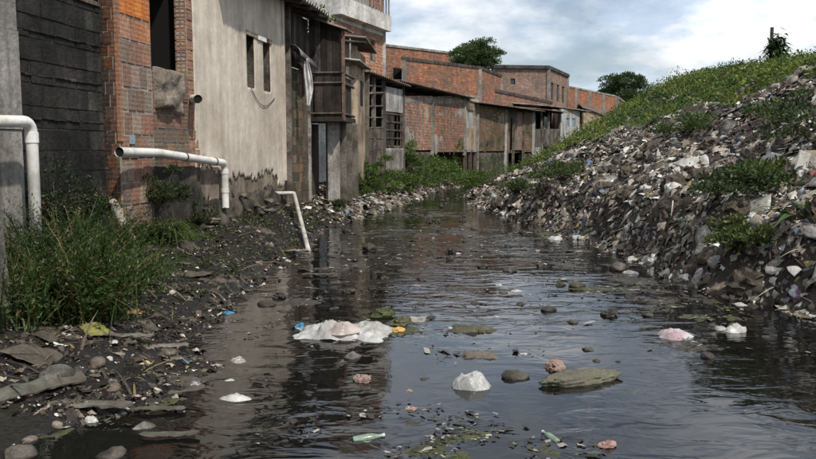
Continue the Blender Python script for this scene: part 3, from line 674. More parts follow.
window(g10, lerp2(A, B, .2), lerp2(A, B, .8), op[0][2], op[0][3], .06, 'pale', 2, 'pale')
for px_ in (465, 470, 475): x, y_ = cxy(px_); post(g10, x, y_, -.2, zp(px_, 151), .16, 'wood', (.13, .1, .08), name='stilt')
m_ = MB(); m_.slab(cxy(462), cxy(478), zp(470, 152), zp(470, 149.5), .5, .05); m_.build('floor_edge', M['concrete'], g10)
eave_roof(g10, P(393, 80, 25.8), P(470, 98, 34.6), 3.2, .12, 8, over=.25)
sheet_roof(g10, P(463, 99, 33.6), P(462, 95, 35), P(479, 103, 36.2), P(479, 96, 37.5), 2, .022, .2, 'tile', name='window_canopy')
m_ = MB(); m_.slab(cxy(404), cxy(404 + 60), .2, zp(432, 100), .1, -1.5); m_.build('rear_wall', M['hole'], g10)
def patch(parent, pa, pb, ya, yb, material='ochre', k=0): rough_slab(parent, 'render_patch', cxy(pa), cxy(pb), zp(pa, yb), zp(pa, ya), .02, .03, material, .012, .08, .25, .25, 3, k=k)
patch(g10, 405, 414, 128, 149, 'concrete', 1); patch(g10, 434, 450, 134, 152, 'concrete', 2); patch(g10, 448, 463, 104, 116, 'concrete', 3); patch(g10, 420, 431, 104, 118, 'ochre', 4); patch(g10, 452, 463, 138, 151, 'foundation', 5)
A_, B_ = cxy(438), cxy(446); m_ = MB(); m_.slab(A_, B_, zp(442, 133), zp(442, 116), .03, .02, col=(.13, .1, .08)); m_.build('boarded_window', M['wooddark'], g10)
m_ = MB(); m_.slab(cxy(437.4), cxy(446.6), zp(442, 116), zp(442, 113.5), .06, .04); m_.build('lintel', M['concrete'], g10)
def ruin(name, label, p0, p1, ytop, ybot, cols, material, top_b=None, plinth=True):
    t_ = thing(name, label, 'house', (*cxy(p0), .4))
    brick_wall(t_, cxy(p0), cxy(p1), zp(p0, ybot), zp(p0, ytop), .23, .105, cols, M[material], z1b=zp(p1, top_b or ytop))
    if plinth: rough_slab(t_, 'plinth', cxy(p0), cxy(p1), -.2, zp(p0, ybot), .15, .02, 'foundation', .05, .15)
    return t_
t_ = ruin('stained_brick_house', 'mossy brown brick house front between grey posts on the canal bend', 477, 505, 105, 151, BROWN, 'mossbrick', 108)
patch(t_, 479, 490, 138, 150, 'foundation', 6); patch(t_, 492, 504, 112, 124, 'ochre', 7)
x, y_ = cxy(477, -.05); post(t_, x, y_, .2, zp(477, 103), .16, 'concrete'); x, y_ = cxy(505.5, -.05); post(t_, x, y_, .2, zp(505, 106), .14, 'pale')
m_ = MB(); wall_cells(m_, cxy(506.5, .5), cxy(523, .5), zp(515, 153), zp(515, 108), .1, 0, [(.5, 1.4, zp(515, 150), zp(515, 118))]); m_.build('recess_wall', M['ochre'], t_)
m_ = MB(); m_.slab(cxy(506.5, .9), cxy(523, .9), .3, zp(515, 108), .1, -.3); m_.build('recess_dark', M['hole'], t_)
brick_wall(t_, cxy(517, .1), cxy(523.5, .1), zp(520, 150), zp(520, 112), .23, .105, PINK, M['brick'])
for px_ in (507, 513, 523): x, y_ = cxy(px_); post(t_, x, y_, .2, zp(px_, 108), .13, 'wood', (.2, .17, .14))
eave_roof(t_, P(475, 102, 35.6), P(540, 111, 42.8), 3.2, .3, 8, over=.3)
t_ = ruin('narrow_brick_house', 'narrow mossy brick front next to the grey plank porch', 524, 533, 111, 152, BROWN, 'mossbrick')
x, y_ = cxy(533, -.08); post(t_, x, y_, .3, zp(533, 110), .15, 'pale')
t_ = thing('porch_house', 'grey timber porch house with a plank parapet and white footing', 'house', (*cxy(534), .5))
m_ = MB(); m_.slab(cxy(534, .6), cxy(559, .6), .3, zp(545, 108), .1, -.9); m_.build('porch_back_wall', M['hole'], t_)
plank_wall(t_, cxy(534), cxy(559), zp(534, 146), zp(534, 129), .14, [(.2, .18, .155), (.16, .145, .125)], z1b=zp(559, 129), z0b=zp(559, 146), material='wood')
for px_ in (534, 541, 548, 559): x, y_ = cxy(px_, .05); post(t_, x, y_, .3, zp(px_, 110), .11, 'wood', (.22, .2, .17))
m_ = MB(); m_.slab(cxy(534), cxy(543), .2, zp(538, 146.3), .1, -.01); m_.slab(cxy(548), cxy(559), .2, zp(552, 146.3), .1, -.01); m_.build('white_footing', M['pale'], t_)
A, B = cxy(543, .5), cxy(549, .5); window(t_, A, B, zp(546, 129), zp(546, 116), .0)
eave_roof(t_, P(531, 108, 42), P(563, 112, 46), 3.2, .3, 4, over=.3)
t_ = thing('whitewashed_house', 'small whitewashed house with two blue shuttered windows behind the rubbish slope', 'house', (*cxy(560), .6))
A, B = cxy(560), cxy(579); Ld = math.dist(A, B)
op = [(Ld * .28, Ld * .46, zp(567, 127), zp(567, 118)), (Ld * .6, Ld * .78, zp(572, 127), zp(572, 118))]
m_ = MB(); wall_cells(m_, A, B, .2, zp(560, 109), .15, 0, op, z1b=zp(579, 109)); m_.build('wall', M['pale'], t_)
for o in op: window(t_, lerp2(A, B, o[0] / Ld), lerp2(A, B, o[1] / Ld), o[2], o[3], .05, 'blue', 2, 'blue')
m_ = MB(); m_.slab(B, (B[0] - 1, B[1] + 4), .2, zp(579, 109), .15); m_.build('side_wall', M['pale'], t_)
eave_roof(t_, P(541, 105, 44.8), P(586, 111, 49.4), 3.4, .35, 5, 'tile', over=.35)
# 11 buildings further back
def block(name, label, p0, p1, p2, Y0, Y1, Y2, ytop, cols, roof=None, op1=(), op2=(), cat='house', zbot=.5, cap=.14, y2=None):
    a, b_, c = P(p0, 150, Y0), P(p1, 150, Y1), P(p2, 150, Y2); t_ = thing(name, label, cat, (a.x, a.y, zbot)); a, b_, c = [(q.x, q.y) for q in (a, b_, c)]
    z1 = P(p1, ytop, Y1).z; l1, l2 = math.dist(a, b_), math.dist(b_, c)
    o1 = [(l1 * u0, l1 * u1, z1 - d1, z1 - d0) for u0, u1, d0, d1 in op1]; o2 = [(l2 * u0, l2 * u1, z1 - d1, z1 - d0) for u0, u1, d0, d1 in op2]
    brick_wall(t_, a, b_, zbot, z1, .23, .105, cols, M['brick'], opens=o1); brick_wall(t_, b_, c, zbot, z1, .23, .105, [tuple(q * 1.05 for q in k) for k in cols], M['brick'], opens=o2)
    for (A, B, oo, l) in ((a, b_, o1, l1), (b_, c, o2, l2)):
        for o in oo: window(t_, lerp2(A, B, o[0] / l), lerp2(A, B, o[1] / l), o[2], o[3], .09, 'wooddark', 2, 'glass', (.1, .08, .06))
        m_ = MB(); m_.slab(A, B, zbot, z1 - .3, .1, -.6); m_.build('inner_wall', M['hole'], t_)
    d = (a[0] + c[0] - b_[0], a[1] + c[1] - b_[1]); e_ = cap; cc = ((a[0] + c[0]) / 2, (a[1] + c[1]) / 2)
    q = [(cc[0] + (k[0] - cc[0]) * (1 + e_ * .35), cc[1] + (k[1] - cc[1]) * (1 + e_ * .35)) for k in (a, b_, c, d)]
    m_ = MB(); m_.hexa([(*k, z1) for k in q] + [(*k, z1 + cap) for k in q], (.1, .09, .08)); m_.build('roof_slab', M[roof or 'wooddark'], t_)
    for k in (a, b_, c): post(t_, k[0], k[1], zbot, z1 - .01, .2, 'concrete', name='column')
    return t_
block('long_brick_house', 'long red brick upper storey rising behind the low houses', 404, 479, 500, 37, 41, 45.5, 69, RED)
block('far_brick_wall', 'distant flat topped brick building below the broad tree', 384, 450, 470, 50, 54, 60, 54, RED, roof='concrete', cat='building')
block('gabled_brick_house', 'two storey pinkish brick house with three upper windows', 492, 547, 566, 50, 50.5, 56, 69, PINK, op1=[(.32, .40, .62, 1.0)], op2=[(.12, .28, .75, 1.9), (.42, .56, .75, 1.9), (.7, .84, .75, 1.9)], cap=.2)
t_ = thing('sloping_parapet_house', 'brick wall with a dark coping sloping down behind the porch roofs', 'house', tuple(P(480, 150, 44).xy) + (.5,))
A, B = P(481, 89, 43), P(552, 104, 50); brick_wall(t_, (A.x, A.y), (B.x, B.y), .5, A.z, .23, .105, DULL, M['brick'], z1b=B.z)
m_ = MB(); m_.slab((A.x, A.y), (B.x, B.y), A.z + .002, A.z + .16, .3, .06, z0b=B.z + .002, z1b=B.z + .16, col=(.09, .08, .07)); m_.build('coping', M['wooddark'], t_)
t_ = block('end_brick_building', 'long plain orange brick wall beyond the houses beside the round tree', 562, 616, 622, 58, 64, 70, 98, RED, roof='concrete', cat='building')
A, B = P(561, 86, 57.5), P(616, 97, 63.5); brick_wall(t_, (A.x, A.y), (B.x, B.y), 2, A.z, .23, .105, [(.4, .16, .085), (.36, .15, .08)], M['brick'], z1b=B.z)
m_ = MB(); m_.slab((A.x, A.y), (B.x, B.y), A.z + .002, A.z + .12, .3, .05, z0b=B.z + .002, z1b=B.z + .12); m_.build('coping', M['concrete'], t_)
for f in (0, .25, .5, .75, 1): x, y_ = lerp2((A.x, A.y), (B.x, B.y), f); post(t_, x, y_ - .05, 2, A.z + (B.z - A.z) * f, .22, 'concrete', name='column')
q = [P(584, 108, 55), P(578, 103, 60), P(612, 118, 58), P(612, 110, 63)]
t_ = thing('dark_roofed_shed', 'low shed with a dark rusty roof beyond the whitewashed house', 'shed', (q[0].x, q[0].y, 1)); sheet_roof(t_, q[0], q[1], q[2], q[3], 4, .02, .2, 'sheet')
m_ = MB(); m_.slab((q[0].x, q[0].y + .2), (q[2].x, q[2].y + .2), .5, q[0].z - .05, .1, z1b=q[2].z - .05); m_.build('wall', M['ochre'], t_)

# ------------------------------------------------------------------ pipes
def bend(pts, r=.1, n=5):
    pts = [Vector(p) for p in pts]; o_ = [pts[0]]
    for i in range(1, len(pts) - 1):
        a, b_, c = pts[i - 1], pts[i], pts[i + 1]; p = b_ + (a - b_).normalized() * r; q = b_ + (c - b_).normalized() * r
        for k in range(n + 1): f = k / n; o_.append(p * (1 - f) ** 2 + b_ * 2 * f * (1 - f) + q * f * f)
    return o_ + [pts[-1]]
def pipe(name, label, pts, rad, collars=(), material='pvc', r=.09, open_start=False):
    loc = min((Vector(p) for p in pts), key=lambda p: p.z); t_ = thing(name, label, 'pipe', tuple(loc))
    m_ = MB(); P_ = bend(pts, r); m_.tube(P_, rad, 18, cap=not open_start)
    b_ = m_.build('pipe_run', M[material], t_, smooth=True)
    if open_start:
        d = (P_[1] - P_[0]).normalized(); m_ = MB(); m_.tube([P_[0] + d * .02, P_[0] + d * .6], rad * .86, 18, cap=True); m_.build('pipe_bore', M['hole'], t_)
    for a, b2 in collars: m_ = MB(); m_.tube([a, b2], rad * 1.13, 18); m_.build('collar', M[material], t_, smooth=False)
    return t_
tp = .3
a0 = Wp(-75, 120.5, tp); a1 = Wp(31, 121.5, tp); a2 = Wp(42.5, 312, tp)
pipe('drain_pipe', 'thick white plastic drainpipe bending down the mouldy black wall', [a0, a1, (a1.x, a1.y, .05)], .055, [((a1.x, a1.y, a1.z - .10), (a1.x, a1.y, a1.z - .2)), ((a1.x, a1.y, .62), (a1.x, a1.y, .52))], r=.13)
tp = .36
b0, b1, b2 = Wp(119, 152, tp), Wp(158, 153, tp - .04), Wp(224.5, 163, tp - .08)
pipe('drain_pipe', 'long white plastic drainpipe with an open end along the orange brick wall', [b0, b1, b2, (b2.x, b2.y, Wp(224, 208, tp - .08).z)], .056, [(b2 - Vector((0, 0, .1)), b2 - Vector((0, 0, .17))), (b2 - Vector((0, 0, .40)), b2 - Vector((0, 0, .46)))], r=.1, open_start=True)
tl = [o for o in C.objects if o.get('label', '').startswith('long white plastic drainpipe')][0]
for f in (.35, .82):
    p_ = b1.lerp(b2, f); m_ = MB(); m_.tube([p_ - UU * .02, p_ + UU * .02], .062, 14, (.1, .09, .08)); m_.tube([p_, p_ - NN * .2], .012, 6, (.1, .07, .05)); m_.build('wall_bracket', M['wooddark'], tl)
tp = .3
c0, c1 = Wp(264, 193.5, tp - .25), Wp(294, 193, tp + .05); c2 = Gz(308.5, 251, -.0); c15 = c1.lerp(c2, .82)
pipe('drain_pipe', 'thin grey white drainpipe slanting down into the water from the plaster wall base', [c0, c1, c15, c2], .036, [], r=.08, material='pvcgrey')
d0 = Wp(198, 99, T3 + .25); d1 = Wp(190, 98, T3 - .1)
pipe('pipe_stub', 'short white pipe stub sticking out beneath the hollow brick jamb', [d0, Wp(191, 99, T3 - .05)], .06, [], open_start=True, r=.05)
e0, e1 = G(118, 204), None
e0 = Wp(113, 203, .25); e1 = G(152, 284)
pipe('old_pipe', 'broken dirty pipe leaning down the overgrown bank', [e0, e0.lerp(e1, .3) + Vector((0, 0, .02)), e1], [.05][0], [(e0, e0.lerp(e1, .14))], material='pvcdirty', r=.1)
q = Gz(4, 345, .12)
m_ = MB(); m_.hexa([(q.x - .09, q.y - .06, -.1), (q.x + .06, q.y - .06, -.1), (q.x + .06, q.y + .08, -.1), (q.x - .09, q.y + .08, -.1)] + [(q.x - .17, q.y - .02, 1.42), (q.x - .045, q.y - .02, 1.45), (q.x - .045, q.y + .1, 1.43), (q.x - .17, q.y + .1, 1.42)], (.27, .25, .225))
one(m_, 'timber_post', M['wood'], 'weathered grey timber post standing on the muddy bank before the drainpipe', 'post', (q.x, q.y, 0))
# hanging white cloth
q = P(307.5, 83, XY(S(308, 60, .1), .1)[1] - 1.35); m_ = MB(); nx, nz_ = 8, 14; vs = []
for j in range(nz_ + 1):
    for i in range(nx + 1):
        f = j / nz_; half = .02 + .075 * min(1, 2.6 * f, 2.2 * (1 - f) + .25); u = (i / nx - .5) * 2
        vs.append((q.x + u * half + .02 * math.sin(f * 5), q.y + .035 * math.sin(i * 1.9 + j * .15) , q.z - .5 + f * 1.0))
m_.add(vs, [(j * (nx + 1) + i, j * (nx + 1) + i + 1, (j + 1) * (nx + 1) + i + 1, (j + 1) * (nx + 1) + i) for j in range(nz_) for i in range(nx)], (.85, .85, .85))
o = one(m_, 'hanging_cloth', M['bag'], 'white cloth hanging on the corner of the dark timber shack', 'cloth', (q.x, q.y, q.z - .5), smooth=True)
o.modifiers.new('thickness', 'SOLIDIFY').thickness = .006

# ------------------------------------------------------------------ foliage
def raw_mesh(name, V, F, COL, smooth=False):
    me = bpy.data.meshes.new(name); V = np.asarray(V, dtype=np.float32); F = np.asarray(F, dtype=np.int32); k = F.shape[1]
    me.vertices.add(len(V)); me.vertices.foreach_set('co', V.ravel()); me.loops.add(F.size); me.loops.foreach_set('vertex_index', F.ravel())
    me.polygons.add(len(F)); me.polygons.foreach_set('loop_start', np.arange(len(F), dtype=np.int32) * k)
    me.update(calc_edges=True); me.validate()
    at_ = me.color_attributes.new('Col', 'FLOAT_COLOR', 'POINT'); ca = np.ones((len(V), 4), dtype=np.float32); ca[:, :3] = COL; at_.data.foreach_set('color', ca.ravel())
    if smooth: me.shade_smooth()
    return me
def unit(a): return a / (np.linalg.norm(a, axis=1, keepdims=True) + 1e-9)
def leaf_mesh(name, cen, dirs, size, cols, width=.42, org=(0, 0, 0)):
    n = len(cen); d = unit(dirs); up = np.random.normal(size=(n, 3)); side = unit(np.cross(d, up)); nor = np.cross(side, d)
    s = size[:, None]; a = cen; l = cen + d * s * .5 + side * s * width * .5 + nor * s * .1; t = cen + d * s; r_ = cen + d * s * .5 - side * s * width * .5 + nor * s * .1
    V = np.stack([a, l, t, r_], 1).reshape(-1, 3) - np.array(org); F = np.arange(4 * n).reshape(-1, 4)
    return raw_mesh(name, V, F, np.repeat(cols, 4, axis=0))
def blade_mesh(name, basep, dirs, length, width, cols, droop=.6, org=(0, 0, 0), seg=4):
    n = len(basep); d = unit(dirs); h = d.copy(); h[:, 2] = 0; h = unit(h + 1e-4); side = unit(np.cross(d, np.array([0, 0, 1.]) + np.random.normal(size=(n, 3)) * .2))
    rows = []
    for k in range(seg + 1):
        f = k / seg; p = basep + d * (length * f)[:, None] - np.array([0, 0, 1.]) * (droop * length * f * f * .8)[:, None] + h * (length * droop * .25 * f * f)[:, None]
        w_ = (width * (1 - f ** 1.5) + .001)[:, None]; rows += [p - side * w_, p + side * w_]
    V = np.stack(rows, 1).reshape(-1, 3) - np.array(org); m = 2 * (seg + 1)
    F = np.concatenate([np.arange(n)[:, None] * m + np.array([[2 * k, 2 * k + 1, 2 * k + 3, 2 * k + 2]]) for k in range(seg)])
    return raw_mesh(name, V, F, np.repeat(cols, m, axis=0))
def gcols(n, base_, var=.35, dry=.06):
    c = np.array(base_)[None] * (1 + np.random.uniform(-var, var, (n, 1))) * (1 + np.random.uniform(-.12, .12, (n, 3)))
    k = np.random.rand(n) < dry; c[k] = np.array([.16, .13, .05]) * (1 + np.random.uniform(-.3, .3, (k.sum(), 1))); return c
def clump_leaves(cens, radii, per, lo, hi, base_, flat=.8, var=.3, dry=.04):
    CE, DI, SI, CO = [], [], [], []
    for c, r_ in zip(cens, radii):
        d = unit(np.random.normal(size=(per, 3))); d[:, 2] = np.abs(d[:, 2]) * .9 - .15; rr = r_ * np.random.rand(per, 1) ** .45
        q = np.array(c)[None] + d * rr * np.array([1, 1, flat]); CE.append(q); DI.append(d + np.random.normal(size=(per, 3)) * .6 + np.array([0, 0, .15])); SI.append(np.random.uniform(lo, hi, per))
        b_ = np.array(base_) * U(.7, 1.35); CO.append(gcols(per, b_, var, dry))
    return np.concatenate(CE), np.concatenate(DI), np.concatenate(SI), np.concatenate(CO)
# overgrown top of the rubbish slope: one mass of creepers and weeds
cens, rad = [], []
tries = 0
while len(cens) < 4300 and tries < 60000:
    tries += 1
    Y = math.exp(U(math.log(8), math.log(58))); X = xr(Y) + U(1.5, 26); z = ter(X, Y); v = veg(X, Y, z)
    if v < .25 + .3 * R() or X / Y > 1.0: continue
    k = nz3(X, Y, .7, 55); r_ = U(.14, .3) * (1.25 + .8 * k) * (1.0 if R() < .93 else 1.9); cens.append((X, Y, z + .02)); rad.append(r_)
a, d, s_, c = clump_leaves(cens, rad, 60, .04, .105, (.088, .132, .026), 1.05, .35, .05)
tones = np.array([(1, 1, 1), (1.3, 1.15, .9), (.6, .72, .8), (1.55, 1.35, 1.2)])
tn = np.array([tones[int(4 * min(.999, max(0, .5 + .9 * nz3(q[0], q[1], .45, 77) + U(-.2, .2))))] for q in cens]); c = c * np.repeat(tn, 60, axis=0)
link('undergrowth', leaf_mesh('undergrowth', a, d, s_, c, .55), M['leaf'], kind='stuff')
# weeds standing up along the crest
n = 1500; bp_, dr_ = [], []
while len(bp_) < n:
    Y = U(10, 50); X = xr(Y) + U(3, 18); z = ter(X, Y)
    if veg(X, Y, z) < .6: continue
    bp_.append((X, Y, z)); dr_.append((U(-.5, .5), U(-.5, .5), 1))
link('tall_weeds', blade_mesh('tall_weeds', np.array(bp_), np.array(dr_), np.random.uniform(.2, .75, n), np.random.uniform(.008, .02, n), gcols(n, (.07, .11, .03), .4, .15), .5), M['leaf'], kind='stuff')
def bush(label, p, r_, n=900, h=1.0, col=(.05, .09, .02), lsize=(.05, .12), group=None, name='bush', cat='bush', width=.42):
    t_ = thing(name, label, cat, tuple(p), group); cs = []
    k = 16
    for i in range(k):
        an = U(0, 6.28); q = r_ * math.sqrt(R()); cs.append((p[0] + q * math.cos(an), p[1] + q * math.sin(an), p[2] + r_ * h * U(.05, .95) * (1 - .5 * (q / r_) ** 2)))
    a, d, s_, c = clump_leaves(cs, [r_ * U(.25, .48) for _ in cs], n // k, *lsize, col, .85)
    link('foliage', leaf_mesh('foliage', a, d, s_, c, width, p), M['leaf'], t_)
    m_ = MB()
    for q in cs[:9]: m_.tube([p, (Vector(p) + Vector(q)) / 2 + Vector((U(-.05, .05), U(-.05, .05), .05)), q], [.014, .009, .004], 5)
    m_.build('stem', M['bark'], t_); return t_
def fern(label, p, L=.6, n=160, col=(.05, .085, .022), width=.012, spread=1.0, droop=.8, group=None, name='grass_clump', cat='grass', leafy=True):
    t_ = thing(name, label, cat, tuple(p), group); bs = np.array(p)[None] + np.random.normal(size=(n, 3)) * np.array([.06, .06, .01]) * (L / .5)
    d = np.random.normal(size=(n, 3)) * spread; d[:, 2] = np.abs(d[:, 2]) * .5 + .8; le = np.random.uniform(.5, 1.1, n) * L; cl = gcols(n, col, .4, .08)
    link('blade_tuft', blade_mesh('blade_tuft', bs, d, le, np.full(n, width), cl, droop, p), M['leaf'], t_)
    if leafy:                                            # small leaflets along each frond
        du = unit(d); hh = du.copy(); hh[:, 2] = 0; hh = unit(hh + 1e-4); CE, DI, SI, CO = [], [], [], []
        for f in np.linspace(.18, .99, 17):
            q = bs + du * (le * f)[:, None] - np.array([0, 0, 1.]) * (droop * le * f * f * .8)[:, None] + hh * (le * droop * .25 * f * f)[:, None]
            for sgn in (-1, 1):
                sd_ = np.cross(du, np.array([0, 0, 1.])) * sgn; CE.append(q); DI.append(sd_ + du * .5 + np.random.normal(size=(n, 3)) * .35); SI.append(.05 * (1.2 - .7 * f) * np.random.uniform(.5, 1.5, n)); CO.append(cl * np.random.uniform(.8, 1.25, (n, 1)))
        link('leaflets', leaf_mesh('leaflets', np.concatenate(CE), np.concatenate(DI), np.concatenate(SI), np.concatenate(CO), .26, p), M['leaf'], t_)
    return t_
cens, rad = [], []
while len(cens) < 420:                                   # low weeds and moss creeping over the left bank
    Y = U(5.5, 19); wx = -5 + .15 * Y; X = wx + .2 + R() ** 1.6 * max(.3, (xl(Y) - wx)); z = ter(X, Y)
    if z < .03 or nz3(X, Y, 1.5, 43) < -.05: continue
    cens.append((X, Y, z)); rad.append(U(.04, .13))
a, d, s_, c = clump_leaves(cens, rad, 34, .015, .045, (.036, .052, .014), .8, .35, .12)
link('bank_weeds', leaf_mesh('bank_weeds', a, d, s_, c, .5), M['leaf'], kind='stuff')
def onbank(px, py): q = G(px, py); return (q.x, q.y, q.z - .03)
gb = 'bushes on the left bank under the black wall'
FG = (.042, .068, .015)
for px, py, L_, n, sp, dr, cl, lb in [
    (90, 316, 1.15, 200, .32, .42, FG, 'large feathery green bush below the black wall beside the white drainpipe'),
    (10, 326, .8, 150, .3, .36, (.045, .075, .018), 'feathery bush at the foot of the weathered timber post'),
    (70, 320, 1.05, 180, .3, .4, (.045, .07, .017), 'tall fern on the mud between the drainpipe and the leaning pipe'),
    (116, 296, .85, 150, .34, .5, FG, 'arching fern just left of the leaning dirty pipe'),
    (78, 290, 1.2, 170, .3, .36, (.034, .056, .014), 'tall dark fern growing up against the black mouldy block wall'),
    (48, 296, 1.1, 150, .3, .36, (.03, .05, .014), 'dark fern sprouting behind the drainpipe'),
    (112, 275, 1.05, 150, .34, .42, (.04, .066, .016), 'drooping fern at the foot of the brick house corner'),
    (14, 300, 1.0, 130, .3, .4, (.034, .058, .015), 'fern tucked behind the weathered timber post'),
    (140, 278, .6, 120, .45, .7, FG, 'small fern beside the dirty leaning pipe')]:
    fern(lb, onbank(px, py), L_, n, cl, .006, sp, dr)
fern('dark fern rooted in a crack of the black wall', tuple(Wp(92, 215, .08)), .55, 110, (.034, .056, .014), .006, .5, .7)
fern('dark fern rooted on the wall ledge behind the drainpipe', tuple(Wp(62, 232, .08)), .6, 110, (.03, .05, .014), .006, .5, .6)
for px, py, t0, L_, lb in [(152, 240, .35, .55, 'dark fern at the wall foot beneath the open end of the long pipe'), (176, 262, .4, .5, 'dark fern at the wall foot beneath the bend of the long pipe'), (205, 248, .4, .45, 'dark fern at the stained wall foot left of the pipe elbow'), (238, 246, .35, .4, 'dark fern under the crumbling plaster edge'), (262, 238, .35, .36, 'small dark fern beside the grey drainpipe outlet'), (290, 222, .3, .5, 'dark weed at the foot of the mossy brick base'), (335, 208, .6, .5, 'dark weed beside the stilts of the timber shack')]:
    fern(lb, tuple(Wp(px, py, t0)), L_, 110, (.032, .05, .013), .006, .5, .8)
fern('long bladed grass arching out of the ferns below the black wall', onbank(96, 310), 1.05, 60, (.1, .12, .04), .006, .6, .8, leafy=False)
fern('bright green grass tuft hanging on the bank below the brick house', tuple(Wp(166, 232, .42)), .6, 260, (.066, .105, .014), .008, .4, 1.25, leafy=False)
fern('bright green drooping grass tuft next to the crumbling footing', tuple(Wp(182, 240, .4)), .45, 200, (.06, .1, .014), .008, .4, 1.25, leafy=False)
bush('dark ivy bush clinging to the stained brick under the long pipe', tuple(Wp(160, 205, .3)), .34, 3200, 1.7, (.032, .05, .014), (.02, .05), name='ivy', cat='ivy')
bush('dark ivy patch on the wall below the pipe elbow', tuple(Wp(200, 225, .3)), .28, 2200, 1.1, (.025, .035, .013), (.02, .04), name='ivy', cat='ivy')
bush('dark ivy climbing the black wall above the ferns', tuple(Wp(58, 215, .12)), .42, 2600, 1.4, (.02, .032, .012), (.02, .045), name='ivy', cat='ivy')
q = XY(S(370, 170), .3)
for (px, py, Y, r_, h, lb) in [(352, 175, 20.9, .3, 2.0, 'leafy creeper on the stilts of the timber shack'), (377, 180, 23.4, .5, 2.0, 'tall leafy creeper covering the timber shed wall'), (391, 188, 24.6, .55, 1.2, 'low bush at the foot of the timber shed'),
                           (412, 186, 27.5, .8, 1.0, 'bright green bush below the patched brick house'), (428, 180, 29.5, .9, 1.1, 'green bush against the retaining wall of the low brick house'),
                           (446, 172, 31.5, .9, 1.0, 'leafy bush under the grey banded brick wall'), (440, 163, 33, .9, 1.0, 'climbing bush below the corner column of the low brick house'), (484, 172, 35, 1.1, .7, 'low weedy bush below the mossy brick front'), (472, 178, 33.5, .8, .6, 'low bush by the house stilts on the bend'),
                           (404, 168, 27.2, .5, 1.6, 'creeper on the concrete retaining wall by the shed')]:
    q = P(px, py, Y); zb = max(ter(q.x, q.y), 0) - .03
    bush(lb, (q.x, q.y, zb if py > 168 else q.z), r_ * 1.25, 3600, h * 1.1, (.075, .125, .024), (.04, .1))
q = P(320, 24, 23.2)
bush('green plant sprouting above the timber shack roof', (q.x, q.y - .6, q.z - .35), .45, 700, 1.6, (.08, .12, .03), (.07, .15))
for (px, py, r_, h, lb, cl) in [(728, 196, .62, .8, 'leafy dark green bush in the middle of the rubbish slope', (.045, .075, .02)), (770, 182, .4, .6, 'low green weed patch beside the brown leaf heap on the slope', (.06, .09, .02)),
                            (745, 240, .35, .8, 'grassy weed below the long white sheet on the slope', (.075, .095, .03)), (560, 178, .6, .6, 'weed patch at the grassy toe of the rubbish slope', (.06, .09, .025)), (812, 140, .7, .8, 'dark bush beside the tipped white panel', (.04, .065, .02)),
                            (790, 118, .6, .7, 'scrubby bush among stones high on the slope', (.045, .07, .02)), (690, 132, .6, .6, 'bush at the upper edge of the rubbish', (.05, .085, .02)), (520, 192, .5, .6, 'small weed among rubbish near the far bank', (.06, .085, .025))]:
    bush(lb, onbank(px, py), r_, 2600, h, cl, (.03, .08))
fern('broad leaved green plant on the right of the slope above the rags', onbank(808, 216), .55, 34, (.05, .1, .02), .05, .7, .7, leafy=False, name='broad_leaf_plant', cat='plant')
fern('grass tuft drooping beside the long white sheet', onbank(742, 248), .35, 120, (.08, .1, .03), .006, .7, .9, leafy=False)
# palm-like plant with a bare pole on the crest
Yc = 27.0; q = P(776, 58, Yc); zc = ter(q.x, q.y)
t_ = thing('palm', 'small dark palm on the crest of the overgrown slope', 'palm', (q.x, q.y, zc - .1)); zt = P(776, 48, Yc).z
m_ = MB(); m_.tube([(q.x, q.y, zc - .1), (q.x, q.y, zt)], .12, 8); m_.build('trunk', M['bark'], t_)
n = 420; bs = np.array([(q.x, q.y, zt)] * n) + np.random.normal(size=(n, 3)) * np.array([.12, .12, .18]); d = np.random.normal(size=(n, 3)); d[:, 2] = d[:, 2] * .5 + .5
link('frond', blade_mesh('frond', bs, d, np.random.uniform(.18, .42, n), np.random.uniform(.03, .06, n), gcols(n, (.03, .06, .018), .4, 0), 1.0, (q.x, q.y, zc - .1)), M['leaf'], t_)
m_ = MB(); m_.tube([(q.x - .04, q.y + .3, zc - .2), (q.x - .04, q.y + .3, P(775, 26, Yc).z)], .06, 8, (.12, .1, .09)); one(m_, 'pole', M['wood'], 'bare thin pole standing behind the palm on the crest', 'pole', (q.x - .04, q.y + .3, zc - .2))
def tree(label, px, pybase, pytop, pl, pr, Y, n=9000, col=(.052, .088, .024)):
    a, b_ = P(pl, 60, Y), P(pr, 60, Y); w_ = (b_.x - a.x) / 2; cx0 = (a.x + b_.x) / 2; zt = P(px, pytop, Y).z; zb = P(px, pybase, Y).z
    t_ = thing('tree', label, 'tree', (cx0, Y, .4)); h = (zt - zb) / 2; zc = (zt + zb) / 2; cs, rd = [], []
    m_ = MB(); m_.tube([(cx0, Y, .4), (cx0 + .1, Y, zb * .6), (cx0, Y, zc - h * .4)], [w_ * .1, w_ * .075, w_ * .05], 8)
    for i in range(60):
        th = U(0, 6.28); ph = math.acos(U(-.9, 1)); k = U(.35, .84); c = (cx0 + w_ * k * math.sin(ph) * math.cos(th), Y + w_ * k * math.sin(ph) * math.sin(th), zc + h * k * math.cos(ph)); cs.append(c); rd.append(w_ * U(.2, .34))
        if i % 3 == 0: m_.tube([(cx0, Y, zc - h * .5), ((cx0 + c[0]) / 2, (Y + c[1]) / 2, (zc + c[2]) / 2 - .1), c], [w_ * .035, w_ * .02, w_ * .008], 5)
    m_.build('trunk', M['bark'], t_)
    a, d, s_, c = clump_leaves(cs, rd, n // 60, w_ * .04, w_ * .085, col, .75, .3, 0)
    link('crown', leaf_mesh('crown', a, d, s_, c, .5, (cx0, Y, .4)), M['leaf'], t_)
tree('broad dark tree rising behind the red brick houses', 474, 80, 36, 444, 505, 50, 16000)
